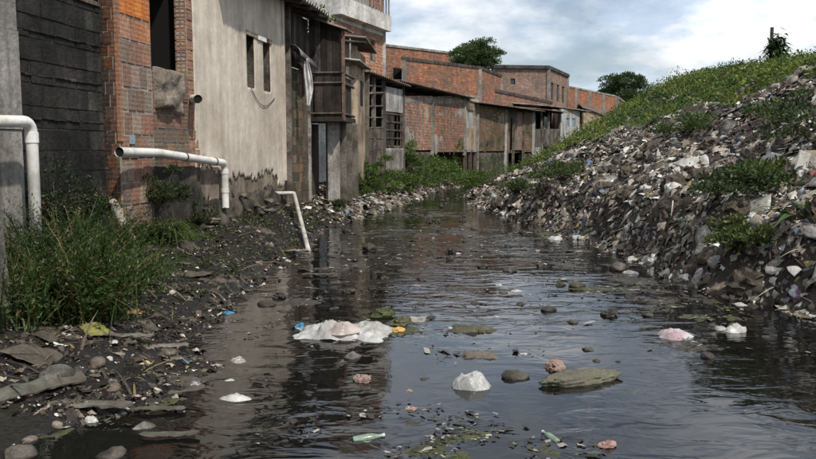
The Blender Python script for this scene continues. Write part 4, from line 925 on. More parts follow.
tree('round dark tree at the end of the houses behind the overgrown slope', 624, 112, 71, 595, 655, 74, 16000, (.046, .08, .025))
tree('small distant tree between the brick house and the end wall', 568, 100, 86, 560, 578, 80, 2500, (.03, .05, .02))
tree('leafy tree top squeezed between the concrete building and brick wall', 393, 100, 64, 385, 405, 42, 3000, (.04, .06, .022))

# ------------------------------------------------------------------ loose litter: thousands of scraps nobody could count
PAL = [((.05, .042, .033), 22), ((.1, .083, .065), 18), ((.18, .15, .115), 17), ((.28, .235, .185), 15), ((.4, .355, .29), 13), ((.64, .62, .57), 10), ((.12, .19, .3), .9), ((.32, .13, .11), .8), ((.42, .3, .29), 1), ((.38, .31, .14), .6), ((.1, .14, .08), 1.2), ((.02, .02, .02), 5)]
PW = np.array([q[1] for q in PAL]); PW = PW / PW.sum(); PC = np.array([q[0] for q in PAL])
def scraps(name, pos, nrm, size, elong, curl=.35, colour=None, sink=.25, wob=.32):
    n = len(pos); nrm = unit(unit(nrm) + np.random.normal(size=(n, 3)) * wob); a = unit(np.cross(nrm, np.random.normal(size=(n, 3)))); b_ = np.cross(nrm, a)
    rows = []
    for i in (-1, 0, 1):
        for j in (-1, 0, 1):
            o_ = a * (i * size * elong * np.random.uniform(.55, 1.2, n))[:, None] + b_ * (j * size * np.random.uniform(.5, 1.2, n))[:, None] + nrm * (size * (np.random.uniform(-curl, curl, n) + (.6 * curl + .15 if i == 0 and j == 0 else -sink * .4)))[:, None]
            rows.append(pos + o_)
    V = np.stack(rows, 1).reshape(-1, 3); F = np.concatenate([np.arange(n)[:, None] * 9 + np.array([[i, i + 1, i + 4, i + 3]]) for i in (0, 1, 3, 4)])
    c = PC[np.random.choice(len(PC), n, p=PW)] if colour is None else colour
    c = c * (1 + np.random.uniform(-.3, .3, (n, 1)))
    return link(name, raw_mesh(name, V, F, np.repeat(c, 9, axis=0)), M['litter'], kind='stuff')
def tnorm(X, Y, e=.12): return (ter(X - e, Y) - ter(X + e, Y), ter(X, Y - e) - ter(X, Y + e), 2 * e)
pos, nr, si = [], [], []
while len(pos) < 60000:
    Y = math.exp(U(math.log(3.4), math.log(46))); far = sm((Y - 12) / 14); X = xr(Y) + (R() ** 1.15) * U(1, 12) - .25; z = ter(X, Y)
    if z < -.05 or X / Y > .62 + .5 * (R() < .35): continue
    v = veg(X, Y, z)
    if R() < v * .95: continue
    if nz3(X, Y, 1.1, 91) + .5 * nz3(X, Y, 3.2, 92) < -.08 and R() < .82: continue
    pos.append((X, Y, z + .01)); nr.append(tnorm(X, Y)); si.append(random.choice([.009, .012, .016, .022, .032, .05]) * U(.7, 1.4) * (1 + .6 * far))
scraps('rubbish', np.array(pos), np.array(nr), np.array(si), np.random.uniform(.8, 2.4, len(pos)), .42)
pos, nr, si, cl = [], [], [], []
while len(pos) < 24000:
    Y = math.exp(U(math.log(4.2), math.log(34))); X = xl(Y) - R() ** 1.5 * (1.5 + .05 * Y) + .2
    if Y < 17 and X < -5 + .15 * Y + .3: continue
    z = ter(X, Y)
    if z < -.06 or X / Y < -1.2: continue
    f = sm((Y - 14) / 5)
    if R() > .4 + .6 * f: continue
    pos.append((X, Y, z + .008)); nr.append(tnorm(X, Y)); si.append(random.choice([.003, .004, .006, .008, .008, .02]) * U(.7, 1.3) * (1 + 2.2 * f))
    c = PC[np.random.choice(len(PC), p=PW)]; dk = np.array([(.05, .042, .03), (.08, .065, .045), (.035, .03, .024), (.14, .11, .08)][random.randrange(4)]); cl.append(c if R() < .28 + .5 * f else dk * .7)
scraps('bank_litter', np.array(pos), np.array(nr), np.array(si), np.random.uniform(.8, 2.6, len(pos)), .45, np.array(cl))
# twigs and stalks on both banks
n = 1400; bp_, dr_ = [], []
while len(bp_) < n:
    Y = math.exp(U(math.log(4.5), math.log(26))); X = (xr(Y) + R() * 6) if R() < .7 else (xl(Y) - R() * 1.6); z = ter(X, Y)
    if z < .02 or (X < 0 and Y > 8 and X < -4.6 + .15 * Y): continue
    bp_.append((X, Y, z)); dr_.append((U(-1, 1), U(-1, 1), U(.05, .5)))
link('twigs', blade_mesh('twigs', np.array(bp_), np.array(dr_), np.random.uniform(.12, .5, n), np.random.uniform(.004, .01, n), gcols(n, (.11, .085, .06), .6, .2), .3), M['litter'], kind='stuff')
n = 900; bp_, dr_ = [], []
while len(bp_) < n:
    Y = math.exp(U(math.log(5), math.log(40))); X = xr(Y) + R() ** 1.1 * 9; z = ter(X, Y)
    if z < .05 or X / Y > .62 or R() < veg(X, Y, z): continue
    g0 = tnorm(X, Y); dr_.append((-.6 + U(-1, 1), U(-1, .8), -.3 + U(-.1, .3))); bp_.append((X, Y, z + U(.02, .09)))
link('trailing_strips', blade_mesh('trailing_strips', np.array(bp_), np.array(dr_), np.random.uniform(.08, .25, n), np.random.uniform(.006, .02, n), PC[np.random.choice(len(PC), n, p=PW)] * np.random.uniform(.5, 1.1, (n, 1)), .35), M['litter'], kind='stuff')
# floating scum and weed mats
def mat_of(name, centre, rx, ry, n, cols):
    k = centre[0] * 3.3 + centre[1]; res = .022 if centre[1] < 9 else .04; nx = int(2.4 * rx / res); ny = int(2.4 * ry / res); vs, cs = [], []
    for j in range(ny + 1):
        for i in range(nx + 1):
            u, v_ = 2.4 * (i / nx - .5), 2.4 * (j / ny - .5); x, y_ = centre[0] + u * rx, centre[1] + v_ * ry
            f = nz3(x * .7, y_, 3.0, 13) * 1.0 + .6 * nz3(x, y_, 8, 5) + .5 * nz3(x, y_, 22, 8) + .3 * nz3(x, y_, 50, 2); e = u * u + v_ * v_
            vs.append((x, y_, min(.03, .016 * f) - .016 * e - .001)); t0 = .5 + .5 * nz3(x, y_, 5, k); c0, c1 = cols[0], cols[1]; q = .7 + .6 * R(); cs.append(tuple(max(.004, (c0[m] * (1 - t0) + c1[m] * t0) * q) for m in range(3)))
    m_ = MB(); m_.v = vs; m_.c = cs; m_.f = [(j * (nx + 1) + i, j * (nx + 1) + i + 1, (j + 1) * (nx + 1) + i + 1, (j + 1) * (nx + 1) + i) for j in range(ny) for i in range(nx)]
    m_.f = [f for f in m_.f if max(vs[q][2] for q in f) > -.006]
    m_.build(name, M['scum'], kind='stuff')
    pos, si = [], []; n = n // 2
    while len(pos) < n:
        u, v_ = random.gauss(0, .7), random.gauss(0, .55); x, y_ = centre[0] + u * rx, centre[1] + v_ * ry
        if nz3(x * .7, y_, 3.0, 13) < -.1 + .2 * R(): continue
        pos.append((x, y_, .004 + .012 * R())); si.append(U(.003, .011) * (1 + (R() < .07) * 1.5) * (1 if centre[1] < 9 else 1.6))
    c = np.array(list(cols) + [(.3, .28, .24)])[np.random.randint(len(cols) + 1, size=n)]
    o = scraps('floating_flakes', np.array(pos), np.tile([0, 0, 4.], (n, 1)), np.array(si), np.random.uniform(1, 3, n), .2, c, 0, .07); o.data.materials[0] = M['scum']
GR = [(.035, .034, .022), (.075, .085, .03), (.05, .045, .03)]; GY = [(.03, .027, .022), (.075, .066, .052), (.045, .042, .035)]
for (px, py, rx, ry, n, cl) in [(440, 440, .5, .35, 160, GR), (400, 425, .4, .25, 260, GY), (470, 452, .5, .25, 260, GR), (655, 298, .9, 1.2, 420, GY), (610, 288, .8, .9, 260, GR), (690, 310, .6, .8, 220, GR), (500, 240, 1.2, 1.2, 320, GY), (540, 236, 1, 1, 240, GR), (475, 250, .9, .9, 200, GY),
                                (360, 250, 1.0, 1.2, 260, GY), (330, 290, .6, .6, 120, GY), (590, 268, .8, 1, 160, GY), (470, 352, .35, .3, 90, GY), (285, 330, .5, .5, 140, GY), (150, 400, .5, .3, 160, GR), (60, 440, .5, .3, 160, GR), (700, 345, .5, .3, 90, GY), (420, 270, 1.0, 1.6, 150, GY), (455, 232, 1.4, 1.6, 200, GY), (430, 215, 1.4, 2.0, 200, GY), (395, 232, 1.0, 1.6, 160, GY), (560, 255, .9, 1.2, 160, GY), (640, 285, .9, 1.2, 200, GY), (340, 265, .7, .8, 120, GY), (520, 262, .8, .8, 120, GY), (300, 300, .6, .5, 120, GY), (450, 295, .7, .7, 100, GY), (380, 325, .7, .5, 150, GR), (480, 328, .5, .3, 80, GY)]:
    q = Gz(px, py); mat_of('floating_scum', (q.x, q.y), rx, ry, n, cl)

# ------------------------------------------------------------------ litter that can be told apart
import bmesh
def ico(sub):
    bm = bmesh.new(); bmesh.ops.create_icosphere(bm, subdivisions=sub, radius=.5); v = [q.co.copy() for q in bm.verts]; bm.verts.ensure_lookup_table(); f = [tuple(x.index for x in fc.verts) for fc in bm.faces]; bm.free(); return v, f
ICO3, ICO2 = ico(4), ico(3)
def crumple(seed, sx_=1, sy_=.8, sz_=.5, amp=.22, nf=2.2, flat=.18, sub=ICO3, planes=16):
    rg = random.Random(seed); pl = []
    for _ in range(planes): pl.append((Vector((rg.gauss(0, 1), rg.gauss(0, 1), rg.gauss(0, 1))).normalized(), rg.uniform(.62, .95)))
    vs = []
    for p in sub[0]:
        d = p.normalized(); r_ = 1.05
        for n_, h in pl:
            k = d.dot(n_)
            if k > .05: r_ = min(r_, h / k)
        q = d * nf + Vector((seed * 3.1, seed * 1.7, 0))
        r_ = .5 * (r_ + amp * .5 * noise.noise(q) - amp * .8 * max(0, .22 - abs(noise.noise(q * 1.7))) * 3 + amp * .9 * (.3 - abs(noise.noise(q * 3.7))) + amp * .12 * noise.noise(q * 9))
        z = d.z * r_; z = max(z, -flat); vs.append((d.x * r_ * sx_, d.y * r_ * sy_, (z + flat) * sz_))
    return vs, sub[1]
def limp(seed, H=.4, nr=14, nt=40):
    rg = random.Random(seed); pl = [(rg.uniform(0, 6.28), .5 * rg.uniform(.62, 1.05), H * rg.uniform(.9, 1.5)) for _ in range(7)]; vs = []; top = H * rg.uniform(.5, .72)
    for i in range(nr + 1):
        for k in range(nt):
            th = 6.2832 * k / nt; ro = .5 * (1 + .3 * noise.noise((math.cos(th) * 1.2 + seed, math.sin(th) * 1.2, seed)) + .1 * noise.noise((math.cos(th) * 4 + seed, math.sin(th) * 4, 1))); r_ = i / nr; x, y_ = ro * r_ * math.cos(th), ro * r_ * math.sin(th) * .75
            z = top
            for a, w_, h in pl: z = min(z, h * (1 - (x * math.cos(a) + y_ * math.sin(a)) / w_))
            z = max(z, 0) * .8 + .2 * top * (1 - r_ * r_)
            z += H * (.2 * noise.noise((x * 4 + seed, y_ * 4, 0)) + .22 * (.25 - abs(noise.noise((x * 6, y_ * 6 + seed, 4)))) + .1 * (.25 - abs(noise.noise((x * 14, y_ * 14 + seed, 4))))) * min(1, 3.5 * (1 - r_)); vs.append((x, y_, max(z, .004) if i < nr else -.02))
    return vs, [(i * nt + k, (i + 1) * nt + k, (i + 1) * nt + (k + 1) % nt, i * nt + (k + 1) % nt) for i in range(nr) for k in range(nt)]
def plank_shape(seed, n=16):
    rg = random.Random(seed); vs = []
    for zt in (0, 1):
        for i in range(n + 1):
            x = i / n - .5; e = .5 * noise.noise((seed, x * 9, 0)); w0, w1 = -.1 + .05 * e + rg.uniform(-.008, .008), .1 + .06 * noise.noise((seed, x * 7, 5)) + rg.uniform(-.008, .008)
            if i in (0, n): w0 *= rg.uniform(.2, .7); w1 *= rg.uniform(.2, .7)
            z = (.02 * zt) + .02 * noise.noise((x * 3, seed, 2)); vs += [(x, w0, z), (x, w1, z + .012 * noise.noise((x * 5, seed, 8)))]
    m = 2 * (n + 1); fs = []
    for i in range(n):
        a = 2 * i; fs += [(a + m, a + 2 + m, a + 3 + m, a + 1 + m), (a, a + 1, a + 3, a + 2), (a, a + 2, a + 2 + m, a + m), (a + 1, a + 1 + m, a + 3 + m, a + 3)]
    fs += [(0, m, m + 1, 1), (m - 2, m - 1, 2 * m - 1, 2 * m - 2)]
    return vs, fs
def drape(seed, nx=22, ny=16, wr=.1, rag=.12, fold=False):
    vs = []; idx = {}
    for j in range(ny + 1):
        for i in range(nx + 1):
            u, v_ = i / nx - .5, j / ny - .5; k = 1 + rag * 2 * noise.noise((math.atan2(v_, u) * 1.5 + seed, seed, 0)); x, y_ = u * k, v_ * k * .7
            e = max(abs(u), abs(v_)) * 2
            z = wr * (.6 + noise.noise((x * 3 + seed, y_ * 3, seed)) + .7 * (1 - 2 * abs(noise.noise((x * 5, y_ * 5 + seed, 2)))) * .6 + .25 * noise.noise((x * 13, y_ * 13, seed))) * (1 - .75 * e ** 3); 
            if fold: z += wr * (.5 * (.3 - abs(noise.noise((x * 7 + y_ * 3, y_ * 4, 3)))) + .35 * (.3 - abs(noise.noise((x * 15, y_ * 11 + x * 5, 6)))) + .2 * (.3 - abs(noise.noise((x * 33, y_ * 33, 6)))) - .25) * (1 - .6 * e ** 2)
            vs.append((x, y_, max(z, -.01 if fold else 0)))
    return vs, [(j * (nx + 1) + i, j * (nx + 1) + i + 1, (j + 1) * (nx + 1) + i + 1, (j + 1) * (nx + 1) + i) for j in range(ny) for i in range(nx)]
def proto(name, vf, smooth=True): m_ = MB(); m_.add(*vf); return m_.mesh(name, (0, 0, 0), smooth)
PR = {'bag': [limp(i, .5) for i in range(5)], 'flatbag': [limp(10 + i, .3) for i in range(4)], 'dome': [limp(25, .6)],
      'sack': [crumple(30 + i, 1, .34, .36, .2, 3.4, .16, planes=40) for i in range(2)], 'stone': [crumple(40 + i, 1, .75, .55, .2, 1.6, .12, ICO2, 11) for i in range(4)], 'sheet': [drape(50 + i) for i in range(4)],
      'board': [plank_shape(60 + i) for i in range(4)], 'bigsheet': [drape(91, 70, 50, .12, .16, True)], 'lump': [crumple(70 + i, 1, .85, .75, .4, 2.6, .2, ICO2) for i in range(4)]}
MESH = {}
def litter_mesh(kind, k, col, material):
    key = (kind, k, col, material)
    if key not in MESH:
        vs, fs = PR[kind][k]; m_ = MB(); m_.add(vs, fs, col)
        pink = material == 'bag' and col[0] > col[1] * 1.25 and col[2] > col[1]
        for i_, v_ in enumerate(vs):
            f = noise.noise((v_[0] * 3 + k, v_[1] * 3, v_[2] * 4 + 7)); g0 = 1 + .35 * f; q = sm((f + .05) / .15) if pink else 0
            m_.c[i_] = tuple(min(.8, (col[m] * (1 - q) + .62 * q) * g0) for m in range(3))
        MESH[key] = m_.mesh(kind, (0, 0, 0), kind not in ('lump', 'board')); MESH[key].materials.append(M[material])
    return MESH[key]
def put(kind, name, label, cat, px, py, wpx, col, material='bag', k=None, rz=None, squash=1.0, group=None, at_=None, tilt=True, lift=0.0, long=1.0):
    q = at_ if at_ is not None else G(px, py); z = max(0, ter(q.x, q.y)); dep = q.y; w_ = wpx * dep / FPX
    k = random.randrange(len(PR[kind])) if k is None else k
    o = bpy.data.objects.new(name, litter_mesh(kind, k, col, material)); C.objects.link(o)
    n_ = Vector(tnorm(q.x, q.y)).normalized() if (z > .02 and tilt) else Vector((0, 0, 1)); rz = U(0, 6.28) if rz is None else rz
    o.rotation_euler = (n_.to_track_quat('Z', 'Y').to_matrix() @ Matrix.Rotation(rz, 3, 'Z')).to_euler()
    o.location = (q.x, q.y, z - .015 + lift); o.scale = (w_ * long, w_, w_ * squash)
    if kind == 'sheet': md = o.modifiers.new('thickness', 'SOLIDIFY'); md.thickness = .008
    return tag(o, label, cat, group)
WH = (.62, .61, .57); OFF = (.46, .44, .39); GRY = (.3, .29, .27)
put('dome', 'plastic_bag', 'puffed translucent white bag sitting in open water beside a brown lump', 'bag', 472, 386, 46, (.46, .46, .44), rz=.1, squash=.86)
put('sack', 'sunken_sack', 'long slimy grey green sack lying half sunk across the stream', 'sack', 583, 381, 112, (.115, .115, .08), 'cloth', rz=.42, squash=.62, long=1.15)
put('flatbag', 'plastic_bag', 'pink and white plastic bag floating in the water', 'bag', 674, 336, 46, (.66, .46, .5), rz=.2, squash=.8, k=0)
put('bag', 'plastic_bag', 'small white twisted bag beside the pink bag', 'bag', 733, 331, 26, WH, rz=.1, k=1)
put('bag', 'plastic_bag', 'white bag end joined to a twisted scrap near the pink bag', 'bag', 721, 329, 17, OFF, rz=.8, k=2)
put('bigsheet', 'plastic_sheet', 'big crumpled white plastic sheet stranded in the middle of the stream', 'sheet', 345, 333, 98, (.56, .56, .54), rz=-.12, squash=1.0, k=0, long=1.0)
put('flatbag', 'plastic_bag', 'pinkish bag bulging on top of the big crumpled sheet', 'bag', 343, 336, 40, (.55, .47, .43), rz=.3, squash=.9, lift=.06)
put('flatbag', 'plastic_bag', 'pale bag bulging at the left of the big crumpled sheet', 'bag', 322, 333, 46, (.6, .6, .58), rz=-.2, squash=.6, lift=.04)
put('sheet', 'plastic_sheet', 'flat pale plastic strip trailing from the stranded sheet', 'sheet', 412, 319, 50, OFF, rz=.0, squash=.5, k=1)
put('lump', 'food_scraps', 'clump of yellow and orange scraps beside the stranded sheet', 'scraps', 398, 331, 20, (.5, .32, .1), 'litter', rz=.2, squash=.6)
put('lump', 'weed_clump', 'green weed heap lying on the stranded white sheet', 'weeds', 383, 323, 30, (.06, .068, .026), 'scum', rz=.1, squash=.8, lift=.05)
put('lump', 'weed_clump', 'brownish green weed heap at the edge of the stranded sheet', 'weeds', 401, 326, 26, (.08, .075, .04), 'scum', rz=.7, squash=.7, lift=.03)
put('sheet', 'dark_sheet', 'dark wet sheet floating beyond the white dome bag', 'sheet', 473, 329, 46, (.07, .066, .04), 'cloth', rz=-.1, squash=1.2, k=2)
put('sheet', 'flat_scrap', 'small pale flat scrap with a dark hump in open water', 'scrap', 480, 355, 40, (.12, .1, .08), 'cloth', rz=-.1, squash=1.2, k=3)
put('flatbag', 'plastic_bag', 'white bag floating off the muddy left bank', 'bag', 236, 398, 40, WH, rz=.15, squash=.75, k=3)
put('lump', 'wrapper', 'crumpled blue and red printed wrapper near the left bank', 'wrapper', 195, 385, 18, (.42, .44, .5), 'bag', squash=.8)
put('flatbag', 'plastic_bag', 'small white bag just upstream of the larger floating white bag', 'bag', 230, 380, 17, WH, squash=.9)
put('bag', 'foam_piece', 'white foam piece at the edge of the left bank shallows', 'foam', 238, 361, 22, OFF, squash=.7)
put('bag', 'plastic_bag', 'white knotted bag lying in the dark shallows', 'bag', 91, 421, 19, WH, rz=.4, squash=1.2)
put('sheet', 'plastic_sheet', 'teal plastic film around the white knotted bag', 'sheet', 98, 423, 44, (.04, .13, .14), 'bag', rz=.1, squash=.6)
ST = (.19, .16, .13)
for (px, py, w_, c, lb) in [(112, 455, 34, (.11, .092, .075), 'rounded brown stone in the shallows at the bottom of the bank'), (143, 427, 26, (.2, .19, .16), 'flat grey stone in the shallows below the white bag'), (58, 377, 44, (.13, .13, .11), 'large dark grey slab of stone on the mud'),
                            (104, 368, 14, (.36, .32, .27), 'small pale round stone on the mud'), (112, 380, 15, (.36, .32, .27), 'small pale oval stone at the edge of the mud'), (57, 424, 15, (.2, .17, .13), 'little brown stone beside the white knotted bag'), (20, 456, 40, (.11, .092, .075), 'pinkish stone at the foot of the bank'),
                            (548, 310, 20, (.16, .14, .11), 'brown stone in mid stream downstream of the white pair'), (576, 287, 24, (.12, .12, .08), 'dark mossy stone close to the rubbish bank'), (573, 322, 15, (.1, .1, .09), 'small wet stone in mid stream'), (510, 271, 17, (.17, .16, .13), 'low grey stone far up the stream'),
                            (708, 357, 22, (.05, .045, .04), 'black wet stone below the pink bag'), (515, 377, 30, (.09, .08, .06), 'brown hump beside the white dome bag'), (618, 362, 11, (.06, .055, .045), 'dark lump behind the right end of the slimy sack'), (596, 361, 12, (.06, .055, .045), 'dark lump touching the back of the slimy sack'),
                            (428, 297, 12, (.09, .08, .07), 'tiny dark stone up the stream'), (352, 357, 22, (.2, .18, .16), 'pale brown stone below the stranded sheet'), (425, 379, 13, (.12, .11, .1), 'little dark stone left of the dome bag'), (370, 250, 22, (.06, .054, .045), 'dark heap of sludge far up the stream'), (630, 297, 15, (.07, .07, .05), 'dark stone among scum near the rubbish bank'),
                            (648, 316, 15, (.08, .07, .06), 'wet stone near the pink bag and scum'), (618, 270, 26, (.14, .12, .1), 'broken stone where the rubbish meets the water'), (28, 440, 20, (.15, .12, .1), 'muddy brown stone on the lower bank'), (170, 352, 22, (.15, .13, .1), 'muddy stone beside the pale board')]:
    put('stone', 'stone', lb, 'stone', px, py, w_, c, 'stone', squash=1.0)
for (px, py, w_, c, lb) in [(362, 380, 26, (.26, .18, .155), 'pinkish brown soggy lump in the dark water'), (411, 409, 17, (.33, .22, .185), 'pink upright lump standing in the water'), (606, 446, 24, (.3, .18, .15), 'reddish pink clump low in the open water'), (556, 369, 30, (.25, .17, .14), 'brown pink clump behind the slimy sack'), (410, 391, 11, (.3, .2, .1), 'small ochre scrap above the pink upright lump')]:
    put('lump', 'soggy_lump', lb, 'lump', px, py, w_, c, 'litter', squash=.75)
for (px, py, w_, lb) in [(516, 291, 16, 'round white bag beside a stone up the stream'), (499, 285, 12, 'small white scrap next to the round white bag'), (524, 354, 15, 'white flat lid floating behind the dome bag'), (631, 273, 20, 'white bag on the water edge under the rubbish bank'), (634, 260, 24, 'white foam at the foot of the rubbish bank'), (556, 239, 20, 'white peaked bag at the toe of the rubbish slope'), (545, 264, 9, 'tiny white scrap up the stream'), (740, 305, 18, 'white round bag in the shade of the right bank'), (470, 197, 9, 'white scrap where the far bank meets the water')]:
    put('flatbag', 'plastic_bag', lb, 'bag', px, py, w_, WH, squash=.9)
put('lump', 'blue_bag', 'bright blue bag beside the stranded white sheet', 'bag', 300, 327, 13, (.04, .28, .5), 'bag', squash=1.0)
put('sheet', 'blue_plastic', 'blue plastic scrap on the left bank', 'scrap', 229, 312, 22, (.08, .32, .5), 'bag')
put('sheet', 'yellow_wrapper', 'yellow and red wrapper on the dark mud below the ferns', 'wrapper', 136, 311, 22, (.55, .3, .08), 'bag', squash=1.4)
put('sheet', 'green_rag', 'yellow green rag lying on the mud under the ferns', 'rag', 95, 328, 34, (.22, .22, .05), 'cloth', squash=1.3)
for (px, py, w_, c, rz, lb) in [(38, 390, 96, (.12, .12, .095), .1, 'long mossy grey board stretched along the mud'), (90, 408, 90, (.16, .15, .12), -.05, 'dark olive board half under water'), (158, 349, 60, (.25, .23, .19), .2, 'pale board lying on the mud bank'), (128, 338, 54, (.2, .185, .15), -.15, 'grey slab of board under the ferns'), (170, 438, 60, (.1, .1, .075), .1, 'sunken dark plank in the shallows'),
                                (160, 412, 52, (.14, .13, .1), .05, 'wet plank among scum off the left bank'), (290, 252, 34, (.35, .3, .22), .15, 'pale plank at the mouth of the slanting drainpipe'), (320, 276, 36, (.16, .14, .11), .0, 'dark floating plank up the stream')]:
    put('board', 'board', lb, 'board', px, py, w_, c, 'wood', rz=rz, squash=1.0, lift=.035, tilt=px < 60)
put('sheet', 'white_sheet', 'white sheet hanging down the middle of the rubbish slope', 'sheet', 690, 166, 40, WH, rz=.5, squash=1.2, k=1)
put('bag', 'plastic_bag', 'large white bag high on the rubbish slope by the brown leaves', 'bag', 772, 160, 26, WH, squash=.9)
q = G(802, 170); m_ = MB(); wq = 14 * q.y / FPX; m_.box((q.x, q.y, q.z + wq * .6), (wq, .02, wq * 1.45), .35, (.72, .71, .66), .3); one(m_, 'tipped_board', M['bag'], 'square white panel tipped upright on the slope', 'panel', (q.x, q.y, q.z))
put('sheet', 'white_sheet', 'long dirty white sheet draped along the lower slope', 'sheet', 733, 224, 78, OFF, rz=.35, squash=.7, k=2)
put('flatbag', 'blue_white_bag', 'pale blue bag among rubbish on the far slope', 'bag', 601, 174, 14, (.45, .6, .75))
put('bag', 'purple_bag', 'purple and pink printed bag at the foot of the right slope', 'bag', 798, 294, 22, (.26, .13, .21), 'bag')
put('flatbag', 'plastic_bag', 'white bag tucked beside the purple bag', 'bag', 788, 297, 18, WH)
put('sack', 'brown_sack', 'dirty brown sack slumped at the waterline', 'sack', 722, 292, 42, (.24, .18, .13), 'cloth', rz=.7, squash=1.6)
put('lump', 'leaf_heap', 'heap of dry brown leaves on the slope below the white panel', 'leaf heap', 775, 176, 52, (.16, .085, .04), 'litter', squash=.6)
for (px, py, w_, lb) in [(803, 74, 22, 'pale rock at the upper edge of the slope'), (794, 82, 20, 'grey rock below the upper edge rock'), (812, 70, 14, 'small pale rock on the crest at the slope edge'), (748, 92, 26, 'pale broken rubble on the upper slope'), (775, 88, 16, 'beige rubble piece on the upper slope'), (790, 110, 22, 'pale lump of rubble under the scrubby bush')]:
    put('stone', 'rubble', lb, 'rock', px, py, w_, (.36, .31, .26), 'stone', squash=1.1)
# bottles
def bottle(label, px, py, L, rz, col='bottle'):
    q = Gz(px, py); t_ = thing('bottle', label, 'bottle', (q.x, q.y, .0)); t_.rotation_euler = (0, math.radians(84), rz)
    pr = [(0, 0), (.3, 0), (.34, .04), (.34, .5), (.3, .62), (.14, .8), (.12, .92), (.12, .93)]; n = 16; vs = [(r_ * L * .42 * math.cos(6.2832 * k / n), r_ * L * .42 * math.sin(6.2832 * k / n), (h - .5) * L) for r_, h in pr for k in range(n)]
    m_ = MB(); m_.add(vs, [(i * n + k, i * n + (k + 1) % n, (i + 1) * n + (k + 1) % n, (i + 1) * n + k) for i in range(len(pr) - 1) for k in range(n)]); link('bottle_body', m_.mesh('bottle_body', (0, 0, 0), True), M[col], t_)
    m_ = MB(); m_.tube([(0, 0, .42 * L), (0, 0, .5 * L)], .062 * L, 12, (.5, .5, .48)); link('cap', m_.mesh('cap'), M['litter'], t_)
bottle('pale green plastic bottle floating beside the weed mat', 369, 438, .17, .25); bottle('short green bottle bobbing alone in open water', 550, 437, .14, 2.0)
# look-alike rubbish strewn over the slope and banks
KINDS = [('bag', 'plastic_bag', 'small dirty white bag among the rubbish on the slope', 'bag', WH, 'bag', .16, 'white bags on the rubbish slope', 130), ('flatbag', 'plastic_bag', 'flattened beige bag half buried in the rubbish slope', 'bag', (.42, .36, .28), 'bag', .22, 'beige bags on the rubbish slope', 100),
         ('flatbag', 'bin_bag', 'torn black bag half buried in the rubbish slope', 'bag', (.018, .018, .018), 'bag', .26, 'black bags on the rubbish slope', 70), ('sheet', 'rag', 'dark brown rag draped over the rubbish slope', 'rag', (.085, .065, .05), 'cloth', .24, 'dark rags on the rubbish slope', 110),
         ('sheet', 'rag', 'faded grey rag spread on the rubbish slope', 'rag', (.26, .24, .22), 'cloth', .3, 'grey rags on the rubbish slope', 60), ('lump', 'blue_scrap', 'small blue scrap among the rubbish on the slope', 'scrap', (.08, .2, .4), 'bag', .1, 'blue scraps on the rubbish slope', 22),
         ('lump', 'pink_scrap', 'small pink scrap among the rubbish on the slope', 'scrap', (.5, .22, .24), 'bag', .1, 'pink scraps on the rubbish slope', 14), ('lump', 'soil_clod', 'dark clod of soil on the rubbish slope', 'clod', (.07, .055, .04), 'litter', .3, 'soil clods on the rubbish slope', 70)]
for (kind, name, lb, cat, c, mt, sz, gp, n) in KINDS:
    i = 0
    while i < n:
        Y = math.exp(U(math.log(5.5), math.log(30))); X = xr(Y) + R() ** 1.3 * 8 + .1; z = ter(X, Y)
        if z < .05 or X / Y > .56 or veg(X, Y, z) > .4: continue
        w_ = sz * U(.5, 1.7); put(kind, name, lb, cat, 0, 0, w_ * FPX / Y, c, mt, squash=U(.7, 1.3), group=gp, at_=Vector((X, Y, z)), lift=-.02 if kind != 'sheet' else .02); i += 1
KL = [('flatbag', 'plastic_bag', 'small white bag caught in the litter along the left bank', 'bag', WH, 'bag', .12, 'white bags on the left bank', 30), ('stone', 'stone', 'small brown stone in the mud of the left bank', 'stone', (.15, .12, .09), 'stone', .12, 'stones on the left bank', 70), ('sheet', 'rag', 'sodden dark rag in the mud of the left bank', 'rag', (.07, .06, .045), 'cloth', .3, 'rags on the left bank', 45)]
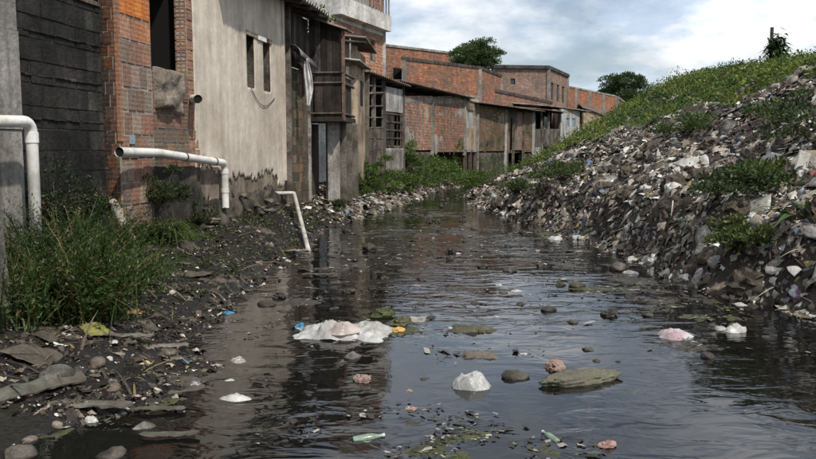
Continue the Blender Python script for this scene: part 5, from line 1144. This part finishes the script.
for (kind, name, lb, cat, c, mt, sz, gp, n) in KL:
    i = 0
    while i < n:
        Y = math.exp(U(math.log(4.6), math.log(32))); X = xl(Y) - R() ** 1.4 * 1.6 + .05; z = ter(X, Y)
        if z < .0 or X / Y < -.52 or (Y < 18 and X < -4.5 + .15 * Y) or (kind == 'flatbag' and Y < 12 and R() < .7): continue
        w_ = sz * U(.5, 1.5); put(kind, name, lb, cat, 0, 0, w_ * FPX / Y, c, mt, squash=U(.7, 1.2), group=gp, at_=Vector((X, Y, z)), lift=-.01); i += 1
i = 0
while i < 90:
    Y = math.exp(U(math.log(7), math.log(30))); a, b_ = xl(Y), xr(Y); X = a + (b_ - a) * (R() * .9 + .05)
    if nz3(X, Y, .8, 17) < -.05: continue
    put('stone' if R() < .35 else 'lump', 'stone', 'small dark stone breaking the surface of the stream', 'stone', 0, 0, U(.06, .22) * FPX / Y, (.06, .052, .042), 'stone', squash=.8, group='small dark stones in the stream', at_=Vector((X, Y, 0))); i += 1
i = 0
while i < 150:
    Y = math.exp(U(math.log(5.5), math.log(28))); a, b_ = xl(Y), xr(Y); X = a + (b_ - a) * (R() * .8 + .1)
    c, lb, gp = random.choice([((.07, .062, .05), 'dark bit of debris floating on the stream', 'dark floating debris')] * 2 + [((.1, .09, .07), 'dark bit of debris floating on the stream', 'dark floating debris'), ((.5, .48, .44), 'pale bit of debris floating on the stream', 'pale floating debris')])
    put('lump' if R() < .25 else 'sheet', 'floating_scrap', lb, 'debris', 0, 0, U(.04, .13) * FPX / Y, c, 'litter', squash=.5, group=gp, at_=Vector((X, Y, 0)), lift=.005); i += 1

t_, s0, s1 = FOUND
for i in range(34):                                      # lumps of broken masonry in the footing
    x, y_ = XY(U(s0, s1), T4 + U(.02, .12)); o = link('stone', litter_mesh('stone', random.randrange(4), random.choice([(.13, .11, .085), (.17, .14, .11), (.09, .08, .06)]), 'stone'), None, t_)
    w_ = U(.1, .26); o.location = Vector((x, y_, max(ter(x, y_), 0) + U(-.04, .4) * R())) - t_.location; o.rotation_euler = (U(-.3, .3), U(-.3, .3), U(0, 6)); o.scale = (w_, w_, w_ * U(.7, 1.1))
